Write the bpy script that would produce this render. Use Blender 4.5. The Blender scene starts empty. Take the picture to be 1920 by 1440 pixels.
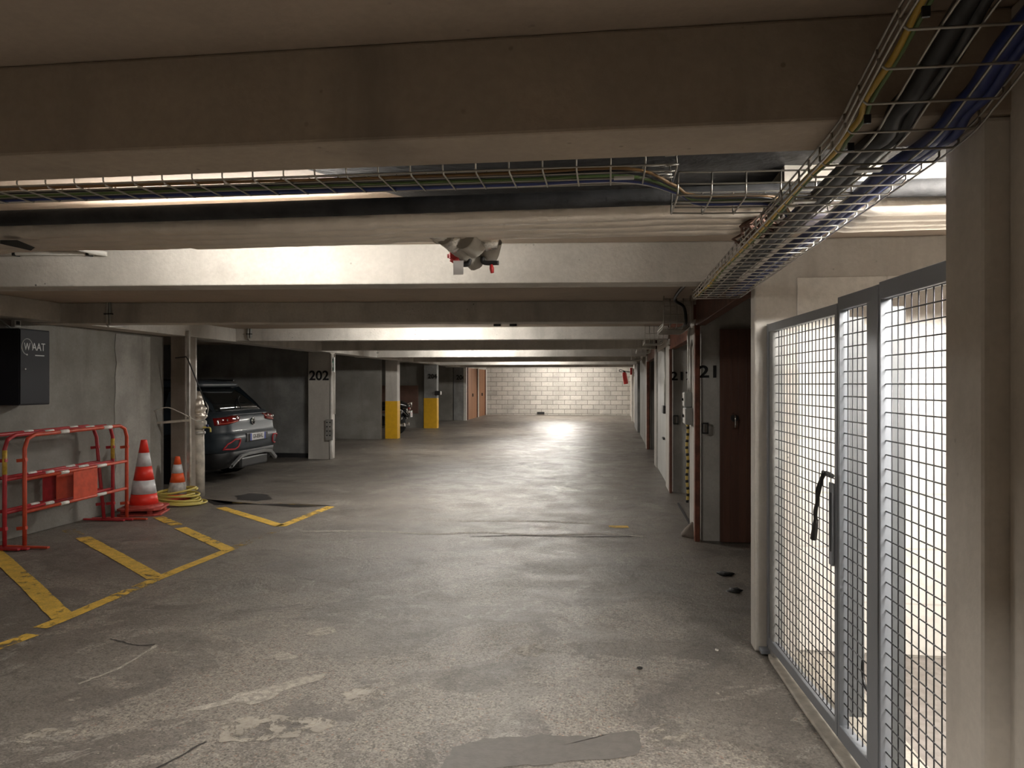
import bpy, math, random
from mathutils import Vector, noise, Matrix
random.seed(7)
SC = bpy.context.scene
COL = SC.collection
# ------------------------------------------------------------------ camera, world, exposure
PSI = math.atan(185 / 1400)
SP, CP = math.sin(PSI), math.cos(PSI)
cam_d = bpy.data.cameras.new('camera')
cam_d.sensor_fit = 'HORIZONTAL'; cam_d.sensor_width = 36.0; cam_d.lens = 36.0 * 1400 / 1920
cam_d.clip_start = 0.02; cam_d.clip_end = 200
cam = bpy.data.objects.new('camera', cam_d); COL.objects.link(cam)
cam.location = (0, 0, 1.5); cam.rotation_euler = (math.pi / 2, 0, PSI)
SC.camera = cam
w = bpy.data.worlds.new('world'); SC.world = w; w.use_nodes = True
w.node_tree.nodes['Background'].inputs[0].default_value = (0.9, 0.95, 1, 1)
w.node_tree.nodes['Background'].inputs[1].default_value = 0.0
SC.view_settings.view_transform = 'Standard'; SC.view_settings.look = 'None'
SC.view_settings.gamma = 1; SC.view_settings.use_curve_mapping = False
SC.view_settings.exposure = 0.82
SC.cycles.max_bounces = 10; SC.cycles.diffuse_bounces = 7; SC.cycles.glossy_bounces = 4
SC.cycles.sample_clamp_indirect = 6.0
LIGHT = (1.0, 0.955, 0.885)
TUBE = 275.0                       # radiance of a fluorescent tube

def ray(px, py):
    u = (px - 960) / 1400; v = (720 - py) / 1400
    return Vector((-SP + u * CP, CP + u * SP, v))
def at(px, py, ax, val):          # a photo pixel met with the world plane ax = val
    r = ray(px, py); i = 'xyz'.index(ax); o = Vector((0, 0, 1.5))
    return o + r * ((val - o[i]) / r[i])
def fz(y):                        # the floor rises gently towards the far wall
    return 0.0 if y < 12 else (y - 12) * 0.15 / 21

# ------------------------------------------------------------------ mesh helpers
ORG = {}
class MB:
    def __init__(s): s.v = []; s.f = []; s.sm = []
    def add(s, vs, fs, smooth=False):
        b = len(s.v); s.v += [Vector(v) for v in vs]
        s.f += [tuple(b + i for i in f) for f in fs]; s.sm += [smooth] * len(fs); return s
    def hexa(s, p):               # 8 corners: bottom loop then top loop
        return s.add(p, [(3, 2, 1, 0), (4, 5, 6, 7), (0, 1, 5, 4), (1, 2, 6, 5), (2, 3, 7, 6), (3, 0, 4, 7)])
    def box(s, x0, x1, y0, y1, z0, z1):
        return s.hexa([(x0, y0, z0), (x1, y0, z0), (x1, y1, z0), (x0, y1, z0), (x0, y0, z1), (x1, y0, z1), (x1, y1, z1), (x0, y1, z1)])
    def bar(s, a, b, wd, hd, up=(0, 0, 1)):   # rectangular bar from a to b
        a, b = Vector(a), Vector(b); d = (b - a).normalized(); up = Vector(up)
        sd = d.cross(up).normalized() * wd / 2; u2 = sd.cross(d).normalized() * hd / 2
        return s.hexa([a - sd - u2, a + sd - u2, b + sd - u2, b - sd - u2, a - sd + u2, a + sd + u2, b + sd + u2, b - sd + u2])
    def tube(s, pts, r, n=8, closed=False, caps=True):
        pts = [Vector(p) for p in pts]; N = len(pts)
        if N < 2: return s
        rs = r if isinstance(r, (list, tuple)) else [r] * N
        T = []
        for i in range(N):
            if closed: t = pts[(i + 1) % N] - pts[i - 1]
            else: t = pts[min(i + 1, N - 1)] - pts[max(i - 1, 0)]
            T.append(t.normalized() if t.length > 1e-9 else Vector((0, 0, 1)))
        ref = Vector((0, 0, 1)) if abs(T[0].z) < .9 else Vector((1, 0, 0))
        nrm = (ref - T[0] * ref.dot(T[0])).normalized(); vs = []
        for i in range(N):
            nrm = (nrm - T[i] * nrm.dot(T[i]))
            nrm = nrm.normalized() if nrm.length > 1e-6 else T[i].orthogonal().normalized()
            bn = T[i].cross(nrm)
            for k in range(n):
                a = 2 * math.pi * k / n
                vs.append(pts[i] + (nrm * math.cos(a) + bn * math.sin(a)) * rs[i])
        fs = []
        for i in range(N if closed else N - 1):
            j = (i + 1) % N
            for k in range(n):
                k2 = (k + 1) % n
                fs.append((i * n + k, i * n + k2, j * n + k2, j * n + k))
        s.add(vs, fs, True)
        if caps and not closed:
            b = len(s.v) - len(vs)
            s.f.append(tuple(b + k for k in reversed(range(n)))); s.sm.append(False)
            s.f.append(tuple(b + (N - 1) * n + k for k in range(n))); s.sm.append(False)
        return s
    def lathe(s, prof, c, axis='z', n=32, smooth=True):   # prof: (radius, height) pairs
        c = Vector(c); vs = []
        for r, h in prof:
            for k in range(n):
                a = 2 * math.pi * k / n; x, y = r * math.cos(a), r * math.sin(a)
                vs.append(c + Vector({'z': (x, y, h), 'x': (h, x, y), 'y': (y, h, x)}[axis]))
        fs = [(i * n + k, i * n + (k + 1) % n, (i + 1) * n + (k + 1) % n, (i + 1) * n + k) for i in range(len(prof) - 1) for k in range(n)]
        s.add(vs, fs, smooth)
        b = len(s.v) - len(vs)
        s.f.append(tuple(b + k for k in reversed(range(n)))); s.sm.append(False)
        s.f.append(tuple(b + (len(prof) - 1) * n + k for k in range(n))); s.sm.append(False)
        return s
    def prism(s, poly, z0, z1):
        n = len(poly)
        return s.add([(p[0], p[1], z0 if not callable(z0) else z0(p[1])) for p in poly] + [(p[0], p[1], z1 if not callable(z1) else z1(p[1])) for p in poly],
                     [tuple(reversed(range(n))), tuple(range(n, 2 * n))] + [(i, (i + 1) % n, n + (i + 1) % n, n + i) for i in range(n)])
    def build(s, name, mat, parent=None, bevel=0, sub=0):
        me = bpy.data.meshes.new(name)
        if parent is not None: org = ORG[parent.name]
        else:
            xs = [v.x for v in s.v]; ys = [v.y for v in s.v]; zs = [v.z for v in s.v]
            org = Vector(((min(xs) + max(xs)) / 2, (min(ys) + max(ys)) / 2, min(zs)))
        me.from_pydata([tuple(v - org) for v in s.v], [], s.f)
        for p, f in zip(me.polygons, s.sm): p.use_smooth = f
        me.materials.append(mat); me.update()
        o = bpy.data.objects.new(name, me); COL.objects.link(o)
        if parent is not None: o.parent = parent
        else: o.location = org
        ORG[o.name] = org
        if bevel:
            m = o.modifiers.new('bevel', 'BEVEL'); m.width = bevel; m.segments = 2; m.limit_method = 'ANGLE'
        if sub:
            m = o.modifiers.new('sub', 'SUBSURF'); m.levels = sub; m.render_levels = sub
        return o
def tag(o, label=None, cat=None, group=None, kind=None):
    if label: o['label'] = label
    if cat: o['category'] = cat
    if group: o['group'] = group
    if kind: o['kind'] = kind
    return o
def thing(name, loc, label, cat, group=None):
    o = bpy.data.objects.new(name, None); COL.objects.link(o); o.location = loc
    o.empty_display_size = .1; ORG[o.name] = Vector(loc)
    return tag(o, label, cat, group)
def struct(o, label=None):
    return tag(o, label, None, None, 'structure')
def copy_tree(o, parent=None):
    c = o.copy(); COL.objects.link(c); ORG[c.name] = ORG[o.name]
    if parent is not None: c.parent = parent
    for ch in list(o.children): copy_tree(ch, c)
    return c
def smooth_path(pts, n=8):        # Catmull-Rom
    P = [Vector(p) for p in pts]; P = [P[0] * 2 - P[1]] + P + [P[-1] * 2 - P[-2]]; out = []
    for i in range(1, len(P) - 2):
        for k in range(n):
            t = k / n; a, b, c, d = P[i - 1], P[i], P[i + 1], P[i + 2]
            out.append(.5 * ((2 * b) + (c - a) * t + (2 * a - 5 * b + 4 * c - d) * t * t + (3 * b - a - 3 * c + d) * t ** 3))
    out.append(P[-2]); return out
def text(name, s, size, loc, face, mat, parent, label=None, sx=1.0, ext=.0008, bold=0.0):
    cu = bpy.data.curves.new(name, 'FONT'); cu.body = s; cu.size = size; cu.extrude = ext
    cu.align_x = 'CENTER'; cu.align_y = 'CENTER'; cu.offset = bold
    t = bpy.data.objects.new(name, cu)
    me = bpy.data.meshes.new_from_object(t); bpy.data.objects.remove(t)
    me.materials.clear(); me.materials.append(mat)
    o = bpy.data.objects.new(name, me); COL.objects.link(o)
    rz = {'-y': 0, '+x': math.pi / 2, '-x': -math.pi / 2}[face]
    o.parent = parent; o.location = Vector(loc) - ORG[parent.name]; ORG[o.name] = Vector(loc)
    o.rotation_euler = (math.pi / 2, 0, rz); o.scale = (sx, 1, 1)
    if label: o['label'] = label
    return o

# ------------------------------------------------------------------ materials
def nt(name):
    m = bpy.data.materials.new(name); m.use_nodes = True; t = m.node_tree
    return m, t, t.nodes['Principled BSDF'], t.nodes, t.links
def plain(name, col, rough=.5, metal=0.0, bump=0, bscale=60, emit=0, coat=0, var=0.0):
    m, t, b, N, L = nt(name)
    b.inputs['Base Color'].default_value = (*col, 1); b.inputs['Roughness'].default_value = rough
    b.inputs['Metallic'].default_value = metal; b.inputs['Coat Weight'].default_value = coat
    if emit:
        b.inputs['Emission Color'].default_value = (*col, 1); b.inputs['Emission Strength'].default_value = emit
    if bump or var:
        g = N.new('ShaderNodeNewGeometry'); n = N.new('ShaderNodeTexNoise'); n.inputs['Scale'].default_value = bscale
        n.inputs['Detail'].default_value = 5; L.new(g.outputs['Position'], n.inputs['Vector'])
        if bump:
            bp = N.new('ShaderNodeBump'); bp.inputs['Strength'].default_value = bump; bp.inputs['Distance'].default_value = .01
            L.new(n.outputs['Fac'], bp.inputs['Height']); L.new(bp.outputs['Normal'], b.inputs['Normal'])
        if var:
            n2 = N.new('ShaderNodeTexNoise'); n2.inputs['Scale'].default_value = bscale * .35; n2.inputs['Detail'].default_value = 6
            L.new(g.outputs['Position'], n2.inputs['Vector'])
            r = N.new('ShaderNodeValToRGB'); r.color_ramp.elements[0].position = .38; r.color_ramp.elements[1].position = .62
            r.color_ramp.elements[0].color = (*[c * (1 - var) for c in col], 1); r.color_ramp.elements[1].color = (*[min(1, c * (1 + var)) for c in col], 1)
            L.new(n2.outputs['Fac'], r.inputs['Fac']); L.new(r.outputs['Color'], b.inputs['Base Color'])
    return m
def mixc(N, L, fac, a, bcol, mode='MIX'):
    x = N.new('ShaderNodeMix'); x.data_type = 'RGBA'; x.blend_type = mode
    if hasattr(fac, 'links') or hasattr(fac, 'is_linked'): L.new(fac, x.inputs[0])
    else: x.inputs[0].default_value = fac
    for k, c in ((6, a), (7, bcol)):
        if isinstance(c, tuple): x.inputs[k].default_value = (*c, 1) if len(c) == 3 else c
        else: L.new(c, x.inputs[k])
    return x.outputs[2]
def ramp(N, L, src, p0, p1, c0=0., c1=1.):
    r = N.new('ShaderNodeMapRange'); r.interpolation_type = 'SMOOTHSTEP'
    r.inputs['From Min'].default_value = p0; r.inputs['From Max'].default_value = p1
    r.inputs['To Min'].default_value = c0; r.inputs['To Max'].default_value = c1
    L.new(src, r.inputs['Value']); return r.outputs['Result']
def noisen(N, L, vec, scale, detail=6, rough=.55, dist=0, sc=None):
    if sc:
        mp = N.new('ShaderNodeMapping'); mp.inputs['Scale'].default_value = sc; L.new(vec, mp.inputs['Vector']); vec = mp.outputs['Vector']
    n = N.new('ShaderNodeTexNoise'); n.inputs['Scale'].default_value = scale; n.inputs['Detail'].default_value = detail
    n.inputs['Roughness'].default_value = rough; n.inputs['Distortion'].default_value = dist
    L.new(vec, n.inputs['Vector']); return n.outputs['Fac']
def concrete(name, c_light, c_dark, pits=.6, streak=.3, rough=.75, bump=.25, scale=1.3, stain=(.12, .1, .085)):
    m, t, b, N, L = nt(name)
    g = N.new('ShaderNodeNewGeometry').outputs['Position']
    f1 = ramp(N, L, noisen(N, L, g, scale, 8, .62), .36, .66)
    col = mixc(N, L, f1, c_dark, c_light)
    f2 = ramp(N, L, noisen(N, L, g, 3.1, 6, .6, 0, (1, 1, .16)), .5, .75, 0, streak)
    col = mixc(N, L, f2, col, stain)
    fine = noisen(N, L, g, 42, 4, .6)
    col = mixc(N, L, ramp(N, L, fine, .3, .7, .0, .22), col, tuple(c * .72 for c in c_dark))
    v = N.new('ShaderNodeTexVoronoi'); v.inputs['Scale'].default_value = 17; L.new(g, v.inputs['Vector'])
    pm = ramp(N, L, noisen(N, L, g, 2.3, 3), .5, .62)
    pit = ramp(N, L, v.outputs['Distance'], .05, .13, 1, 0)
    mu = N.new('ShaderNodeMath'); mu.operation = 'MULTIPLY'; L.new(pm, mu.inputs[0]); L.new(pit, mu.inputs[1])
    mu2 = N.new('ShaderNodeMath'); mu2.operation = 'MULTIPLY'; L.new(mu.outputs[0], mu2.inputs[0]); mu2.inputs[1].default_value = pits
    col = mixc(N, L, mu2.outputs[0], col, (.06, .05, .045))
    L.new(col, b.inputs['Base Color']); b.inputs['Roughness'].default_value = rough
    h = N.new('ShaderNodeMath'); h.operation = 'MULTIPLY_ADD'; L.new(mu2.outputs[0], h.inputs[0]); h.inputs[1].default_value = -1.5; L.new(fine, h.inputs[2])
    bp = N.new('ShaderNodeBump'); bp.inputs['Strength'].default_value = bump; bp.inputs['Distance'].default_value = .006
    L.new(h.outputs[0], bp.inputs['Height']); L.new(bp.outputs['Normal'], b.inputs['Normal'])
    return m
def blocks(name, c1, c2, mortar, w=.5, hgt=.2, msize=.008, bump=.6, dirt=.35):
    m, t, b, N, L = nt(name)
    g = N.new('ShaderNodeNewGeometry').outputs['Position']
    sx = N.new('ShaderNodeSeparateXYZ'); L.new(g, sx.inputs[0])
    cx = N.new('ShaderNodeCombineXYZ'); L.new(sx.outputs[0], cx.inputs[0]); L.new(sx.outputs[2], cx.inputs[1])
    br = N.new('ShaderNodeTexBrick'); L.new(cx.outputs[0], br.inputs['Vector'])
    br.inputs['Scale'].default_value = 1; br.inputs['Brick Width'].default_value = w; br.inputs['Row Height'].default_value = hgt
    br.inputs['Mortar Size'].default_value = msize; br.inputs['Mortar Smooth'].default_value = .3; br.inputs['Bias'].default_value = 0
    br.inputs['Color1'].default_value = (*c1, 1); br.inputs['Color2'].default_value = (*c2, 1); br.inputs['Mortar'].default_value = (*mortar, 1)
    n1 = noisen(N, L, g, 1.6, 8, .7); n2 = noisen(N, L, g, 24, 5, .7)
    col = mixc(N, L, ramp(N, L, n1, .42, .72, 0, dirt), br.outputs['Color'], tuple(c * .5 for c in c2))
    col = mixc(N, L, ramp(N, L, n2, .35, .65, 0, .3), col, tuple(c * .6 for c in c2))
    L.new(col, b.inputs['Base Color']); b.inputs['Roughness'].default_value = .85
    a = N.new('ShaderNodeMath'); a.operation = 'MULTIPLY_ADD'; L.new(br.outputs['Fac'], a.inputs[0]); a.inputs[1].default_value = -1.2; L.new(n2, a.inputs[2])
    bp = N.new('ShaderNodeBump'); bp.inputs['Strength'].default_value = bump; bp.inputs['Distance'].default_value = .012
    L.new(a.outputs[0], bp.inputs['Height']); L.new(bp.outputs['Normal'], b.inputs['Normal'])
    return m
def floor_mat(name='floor_concrete'):
    m, t, b, N, L = nt(name)
    g = N.new('ShaderNodeNewGeometry').outputs['Position']
    big = noisen(N, L, g, .55, 7, .6, .3)
    mid = noisen(N, L, g, 2.2, 9, .68, .6)
    fin = noisen(N, L, g, 30, 6, .7)
    grit = noisen(N, L, g, 120, 4, .75)
    col = mixc(N, L, ramp(N, L, big, .35, .65), (.165, .146, .127), (.33, .3, .262))
    col = mixc(N, L, ramp(N, L, mid, .35, .7, 0, .6), col, (.235, .21, .185))
    # worn zones show the aggregate
    worn = ramp(N, L, noisen(N, L, g, .95, 11, .66, .5), .495, .51)
    near = N.new('ShaderNodeSeparateXYZ'); L.new(g, near.inputs[0])
    ny = ramp(N, L, near.outputs[1], 3.2, 8.5, 1., .3)
    wm = N.new('ShaderNodeMath'); wm.operation = 'MULTIPLY'; L.new(worn, wm.inputs[0]); L.new(ny, wm.inputs[1]); worn = wm.outputs[0]
    v = N.new('ShaderNodeTexVoronoi'); v.inputs['Scale'].default_value = 75; L.new(g, v.inputs['Vector'])
    hsv = N.new('ShaderNodeSeparateColor'); L.new(v.outputs['Color'], hsv.inputs[0])
    stone = mixc(N, L, ramp(N, L, hsv.outputs[0], .1, .95), (.14, .12, .105), (.52, .46, .38))
    stone = mixc(N, L, ramp(N, L, hsv.outputs[1], .88, .96, 0, .6), stone, (.45, .2, .12))
    edge = ramp(N, L, v.outputs['Distance'], .35, .6)
    stone = mixc(N, L, edge, stone, (.34, .31, .27))
    col = mixc(N, L, ramp(N, L, noisen(N, L, g, 1.25, 12, .7, .8, (1.5, 1, 1)), .585, .6, 0, .75), col, (.42, .39, .345))
    wf = N.new('ShaderNodeMath'); wf.operation = 'MULTIPLY'; L.new(worn, wf.inputs[0]); wf.inputs[1].default_value = .9
    col = mixc(N, L, wf.outputs[0], col, stone)
    # sparse bright stones everywhere
    v2 = N.new('ShaderNodeTexVoronoi'); v2.inputs['Scale'].default_value = 48; L.new(g, v2.inputs['Vector'])
    s2 = N.new('ShaderNodeSeparateColor'); L.new(v2.outputs['Color'], s2.inputs[0])
    a1 = ramp(N, L, s2.outputs[0], .86, .9); a2 = ramp(N, L, v2.outputs['Distance'], .16, .26, 1, 0)
    mm = N.new('ShaderNodeMath'); mm.operation = 'MULTIPLY'; L.new(a1, mm.inputs[0]); L.new(a2, mm.inputs[1])
    col = mixc(N, L, mm.outputs[0], col, (.5, .44, .36))
    # thin pale scar lines round the patches of screed
    rid = noisen(N, L, g, .8, 8, .6, .9)
    ln = N.new('ShaderNodeMath'); ln.operation = 'SUBTRACT'; L.new(rid, ln.inputs[0]); ln.inputs[1].default_value = .5
    ab = N.new('ShaderNodeMath'); ab.operation = 'ABSOLUTE'; L.new(ln.outputs[0], ab.inputs[0])
    brk = ramp(N, L, noisen(N, L, g, 1.7, 3), .52, .6)
    lm = N.new('ShaderNodeMath'); lm.operation = 'MULTIPLY'; L.new(ramp(N, L, ab.outputs[0], .0, .007, .55, 0), lm.inputs[0]); L.new(brk, lm.inputs[1])
    col = mixc(N, L, lm.outputs[0], col, (.4, .36, .31))
    dk = ramp(N, L, noisen(N, L, g, 1.35, 11, .72, 1.2), .52, .57, 0, .42)
    col = mixc(N, L, dk, col, (.1, .09, .082))
    v3 = N.new('ShaderNodeTexVoronoi'); v3.inputs['Scale'].default_value = 110; L.new(g, v3.inputs['Vector'])
    s3 = N.new('ShaderNodeSeparateColor'); L.new(v3.outputs['Color'], s3.inputs[0])
    wk = ramp(N, L, worn, 0, 1, .3, 1)
    g1_ = N.new('ShaderNodeMath'); g1_.operation = 'MULTIPLY'; L.new(ramp(N, L, s3.outputs[0], .5, 1., 0, .8), g1_.inputs[0]); L.new(wk, g1_.inputs[1])
    col = mixc(N, L, g1_.outputs[0], col, (.42, .38, .33))
    col = mixc(N, L, ramp(N, L, s3.outputs[1], .6, 1., 0, .6), col, (.06, .054, .048))
    col = mixc(N, L, ramp(N, L, fin, .38, .62, .0, .3), col, (.09, .08, .072))
    col = mixc(N, L, ramp(N, L, grit, .4, .62, .0, .35), col, (.07, .062, .055))
    L.new(col, b.inputs['Base Color'])
    b.inputs['Specular IOR Level'].default_value = .3; rr = ramp(N, L, mid, .35, .7, .33, .52); L.new(rr, b.inputs['Roughness'])
    hh = N.new('ShaderNodeMath'); hh.operation = 'MULTIPLY_ADD'; L.new(mid, hh.inputs[0]); hh.inputs[1].default_value = 3.0; L.new(fin, hh.inputs[2])
    h2 = N.new('ShaderNodeMath'); h2.operation = 'MULTIPLY_ADD'; L.new(grit, h2.inputs[0]); h2.inputs[1].default_value = .5; L.new(hh.outputs[0], h2.inputs[2])
    h3 = N.new('ShaderNodeMath'); h3.operation = 'MULTIPLY_ADD'; L.new(worn, h3.inputs[0]); h3.inputs[1].default_value = -.15; L.new(h2.outputs[0], h3.inputs[2])
    bp = N.new('ShaderNodeBump'); bp.inputs['Strength'].default_value = .8; bp.inputs['Distance'].default_value = .006
    L.new(h3.outputs[0], bp.inputs['Height']); L.new(bp.outputs['Normal'], b.inputs['Normal'])
    return m
def worn_paint(name, col, lo=.42, hi=.5):
    m, t, b, N, L = nt(name)
    g = N.new('ShaderNodeNewGeometry').outputs['Position']
    c = mixc(N, L, ramp(N, L, noisen(N, L, g, 9, 6), .3, .7), col, tuple(x * .7 for x in col))
    c = mixc(N, L, ramp(N, L, noisen(N, L, g, 60, 4, .7), .45, .7, 0, .5), c, (.2, .16, .1))
    L.new(c, b.inputs['Base Color']); b.inputs['Roughness'].default_value = .6
    tr = N.new('ShaderNodeBsdfTransparent'); mx = N.new('ShaderNodeMixShader'); out = N['Material Output'] if False else t.nodes['Material Output']
    wv = noisen(N, L, g, 11, 10, .78, .4, (1, 1, 1)); wv2 = noisen(N, L, g, 1.1, 3)
    ad = N.new('ShaderNodeMath'); ad.operation = 'MULTIPLY_ADD'; L.new(wv2, ad.inputs[0]); ad.inputs[1].default_value = .5; L.new(wv, ad.inputs[2])
    L.new(ramp(N, L, ad.outputs[0], lo + .25, hi + .25, 0, 1), mx.inputs[0])
    L.new(tr.outputs[0], mx.inputs[1]); L.new(b.outputs[0], mx.inputs[2]); L.new(mx.outputs[0], out.inputs['Surface'])
    return m
def planks(name, col, axis, pitch=.1, var=.25):
    m, t, b, N, L = nt(name)
    g = N.new('ShaderNodeNewGeometry').outputs['Position']
    sx = N.new('ShaderNodeSeparateXYZ'); L.new(g, sx.inputs[0]); s = sx.outputs['xyz'.index(axis)]
    d = N.new('ShaderNodeMath'); d.operation = 'DIVIDE'; L.new(s, d.inputs[0]); d.inputs[1].default_value = pitch
    fr = N.new('ShaderNodeMath'); fr.operation = 'FRACT'; L.new(d.outputs[0], fr.inputs[0])
    fl = N.new('ShaderNodeMath'); fl.operation = 'FLOOR'; L.new(d.outputs[0], fl.inputs[0])
    wn = N.new('ShaderNodeTexWhiteNoise'); wn.noise_dimensions = '1D'; L.new(fl.outputs[0], wn.inputs['W'])
    gr = noisen(N, L, g, 14, 6, .6, .5, (1, 1, .06))
    c = mixc(N, L, wn.outputs['Value'], tuple(x * (1 - var) for x in col), tuple(x * (1 + var) for x in col))
    c = mixc(N, L, ramp(N, L, gr, .35, .65, 0, .5), c, tuple(x * .55 for x in col))
    gap = ramp(N, L, fr.outputs[0], .0, .07, 1, 0)
    c = mixc(N, L, gap, c, tuple(x * .25 for x in col))
    L.new(c, b.inputs['Base Color']); b.inputs['Roughness'].default_value = .6
    bp = N.new('ShaderNodeBump'); bp.inputs['Strength'].default_value = .6; bp.inputs['Distance'].default_value = .006
    iv = N.new('ShaderNodeMath'); iv.operation = 'MULTIPLY_ADD'; L.new(gap, iv.inputs[0]); iv.inputs[1].default_value = -1; L.new(gr, iv.inputs[2])
    L.new(iv.outputs[0], bp.inputs['Height']); L.new(bp.outputs['Normal'], b.inputs['Normal'])
    return m

M = {}
M['floor'] = floor_mat()
M['ceil'] = concrete('ceiling_concrete', (.5, .415, .335), (.42, .35, .285), .25, .15, .85, .15, .7)
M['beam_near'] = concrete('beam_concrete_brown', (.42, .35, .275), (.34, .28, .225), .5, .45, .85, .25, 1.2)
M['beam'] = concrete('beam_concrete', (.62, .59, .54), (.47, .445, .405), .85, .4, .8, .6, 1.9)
M['wall'] = concrete('wall_concrete', (.3, .29, .265), (.2, .19, .17), .5, .5, .8, .3, 1.1)
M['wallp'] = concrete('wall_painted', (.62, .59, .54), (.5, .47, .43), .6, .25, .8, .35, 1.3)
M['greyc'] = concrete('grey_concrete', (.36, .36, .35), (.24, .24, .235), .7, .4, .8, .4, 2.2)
M['pillar_near'] = concrete('pillar_concrete', (.74, .68, .605), (.64, .59, .525), .35, .2, .85, .2, 1.3)
M['pilaster'] = concrete('pilaster_brown', (.34, .3, .26), (.24, .205, .175), .4, .5, .85, .3, 2.0)
M['greyl'] = concrete('light_grey_concrete', (.55, .54, .51), (.42, .41, .385), .6, .45, .8, .35, 2.4)
M['blocks'] = blocks('far_block_wall', (.56, .53, .48), (.44, .415, .375), (.2, .185, .165), .5, .2, .012, .7, .5)
M['blockw'] = blocks('white_block_wall', (.74, .71, .66), (.7, .67, .62), (.6, .57, .52), .6, .3, .006, .25, .12)
M['plaster'] = plain('pale_plaster', (.62, .59, .52), .85, 0, .5, 30, var=.06)
M['curb'] = plain('curb_cement', (.42, .39, .34), .8, 0, .5, 50, var=.12)
M['roomfloor'] = plain('room_floor_cement', (.26, .235, .215), .8, 0, .5, 50, var=.12)
M['patch_dark'] = plain('smooth_screed', (.135, .125, .113), .6, 0, .2, 70, var=.08)
M['patch_light'] = plain('pale_screed', (.36, .33, .285), .75, 0, .8, 90, var=.25)
M['oil'] = plain('oil_stain', (.028, .025, .023), .35, 0, .2, 40)
M['crack'] = plain('crack_dark', (.035, .03, .028), .9)
M['crust'] = worn_paint('pale_crust', (.4, .365, .315), .47, .56)
M['yellow'] = worn_paint('yellow_road_paint', (.85, .54, .08), .37, .46)
M['yellow_f'] = worn_paint('yellow_road_paint_faded', (.55, .36, .08), .46, .58)
M['ypaint'] = plain('yellow_wall_paint', (.68, .38, .01), .55, 0, .1, 30, var=.05)
M['white'] = plain('white_paint', (.66, .64, .6), .6, 0, .15, 40, var=.06)
M['white_door'] = planks('white_door_paint', (.62, .62, .59), 'y', .19, .03)
M['brown_x'] = planks('brown_door_planks', (.105, .045, .028), 'x', .07, .12)
M['brown_y'] = planks('tan_door_planks', (.34, .165, .085), 'y', .16, .1)
M['brown'] = plain('brown_wood', (.12, .05, .032), .6, 0, .3, 30, var=.2)
M['rust'] = plain('rusty_brown_frame', (.17, .055, .03), .65, 0, .3, 40, var=.3)
M['steel'] = plain('zinc_wire', (.42, .4, .36), .35, .85)
M['steel_tray'] = plain('dull_zinc_wire', (.2, .19, .17), .5, .7)
M['steel_dk'] = plain('grey_wire', (.03, .03, .035), .5, .4)
M['gate'] = plain('grey_gate_paint', (.23, .245, .27), .42, .1, .05, 60)
M['black'] = plain('black_plastic', (.012, .012, .013), .45)
M['rubber'] = plain('black_rubber', (.015, .015, .015), .7)
M['blackpipe'] = plain('black_pipe', (.016, .016, .017), .8, 0, .5, 25, var=.5)
M['blue'] = plain('blue_cable', (.02, .035, .16), .45)
M['green'] = plain('green_cable', (.1, .16, .05), .5)
M['cyellow'] = plain('yellow_cable', (.5, .33, .05), .5)
M['cwhite'] = plain('white_cable', (.55, .53, .48), .5)
M['orange_c'] = plain('orange_cable', (.16, .085, .025), .5)
M['foil'] = plain('aluminium_foil', (.82, .75, .66), .33, .7, .5, 26, var=.05)
M['foil2'] = plain('bright_foil', (.8, .78, .74), .22, .9, 1.0, 35)
M['greyins'] = plain('grey_insulation', (.36, .34, .3), .6, 0, .3, 40, var=.1)
M['pvc'] = plain('old_pipe', (.46, .42, .36), .55, 0, .3, 20, var=.3)
M['galv'] = plain('galvanised_steel', (.5, .49, .46), .4, .5, .2, 30, var=.15)
M['red'] = plain('red_paint', (.5, .03, .03), .4)
M['redo'] = plain('red_orange_paint', (.55, .07, .03), .45, 0, .1, 40, var=.12)
M['crimson'] = plain('crimson_paint', (.42, .028, .035), .45, 0, .1, 40, var=.12)
M['cone_red'] = plain('cone_red', (.8, .035, .02), .45)
M['cone_org'] = plain('cone_orange', (.78, .1, .02), .5)
M['cone_wht'] = plain('cone_white', (.62, .62, .64), .4, var=.06)
M['cone_wht_d'] = plain('cone_white_dirty', (.42, .4, .38), .6, var=.25)
M['cone_base'] = plain('cone_base_rubber', (.42, .06, .045), .6, var=.15)
M['tape'] = plain('white_tape', (.7, .68, .64), .4, var=.12)
M['ytape'] = plain('yellow_tape', (.55, .35, .05), .5, var=.3)
M['hose'] = plain('yellow_hose', (.6, .5, .13), .45)
M['cab'] = plain('cabinet_dark', (.014, .014, .019), .55); M['cab'].node_tree.nodes['Principled BSDF'].inputs['Specular IOR Level'].default_value = .2
M['logo'] = plain('logo_white', (.6, .6, .6), .5)
M['carp'] = plain('car_paint_slate', (.026, .036, .046), .5, 0, coat=.12)
M['carblk'] = plain('car_trim_black', (.01, .01, .011), .5)
M['glass'] = plain('car_glass', (.008, .01, .011), .08)
M['tail'] = plain('tail_lamp_red', (.16, .003, .003), .1, coat=.6)
M['chrome'] = plain('chrome', (.75, .75, .75), .15, 1)
M['plate'] = plain('number_plate', (.62, .62, .62), .4)
M['pblue'] = plain('plate_blue', (.02, .05, .35), .4)
M['bikeblk'] = plain('bike_black', (.012, .012, .013), .2, coat=.8)
M['ink'] = plain('black_ink', (.014, .013, .013), .8)
M['boxgrey'] = plain('switch_box_grey', (.32, .33, .32), .5)
M['boxgrey_dk'] = plain('dark_grey_paint', (.09, .095, .1), .5)
M['sgreen'] = plain('sign_green', (.02, .3, .17), .4)
M['pboard'] = plain('brown_board', (.14, .075, .055), .7, 0, .1, 20, var=.1)
M['tube'] = plain('tube_light', LIGHT, .5, emit=TUBE)
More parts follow.
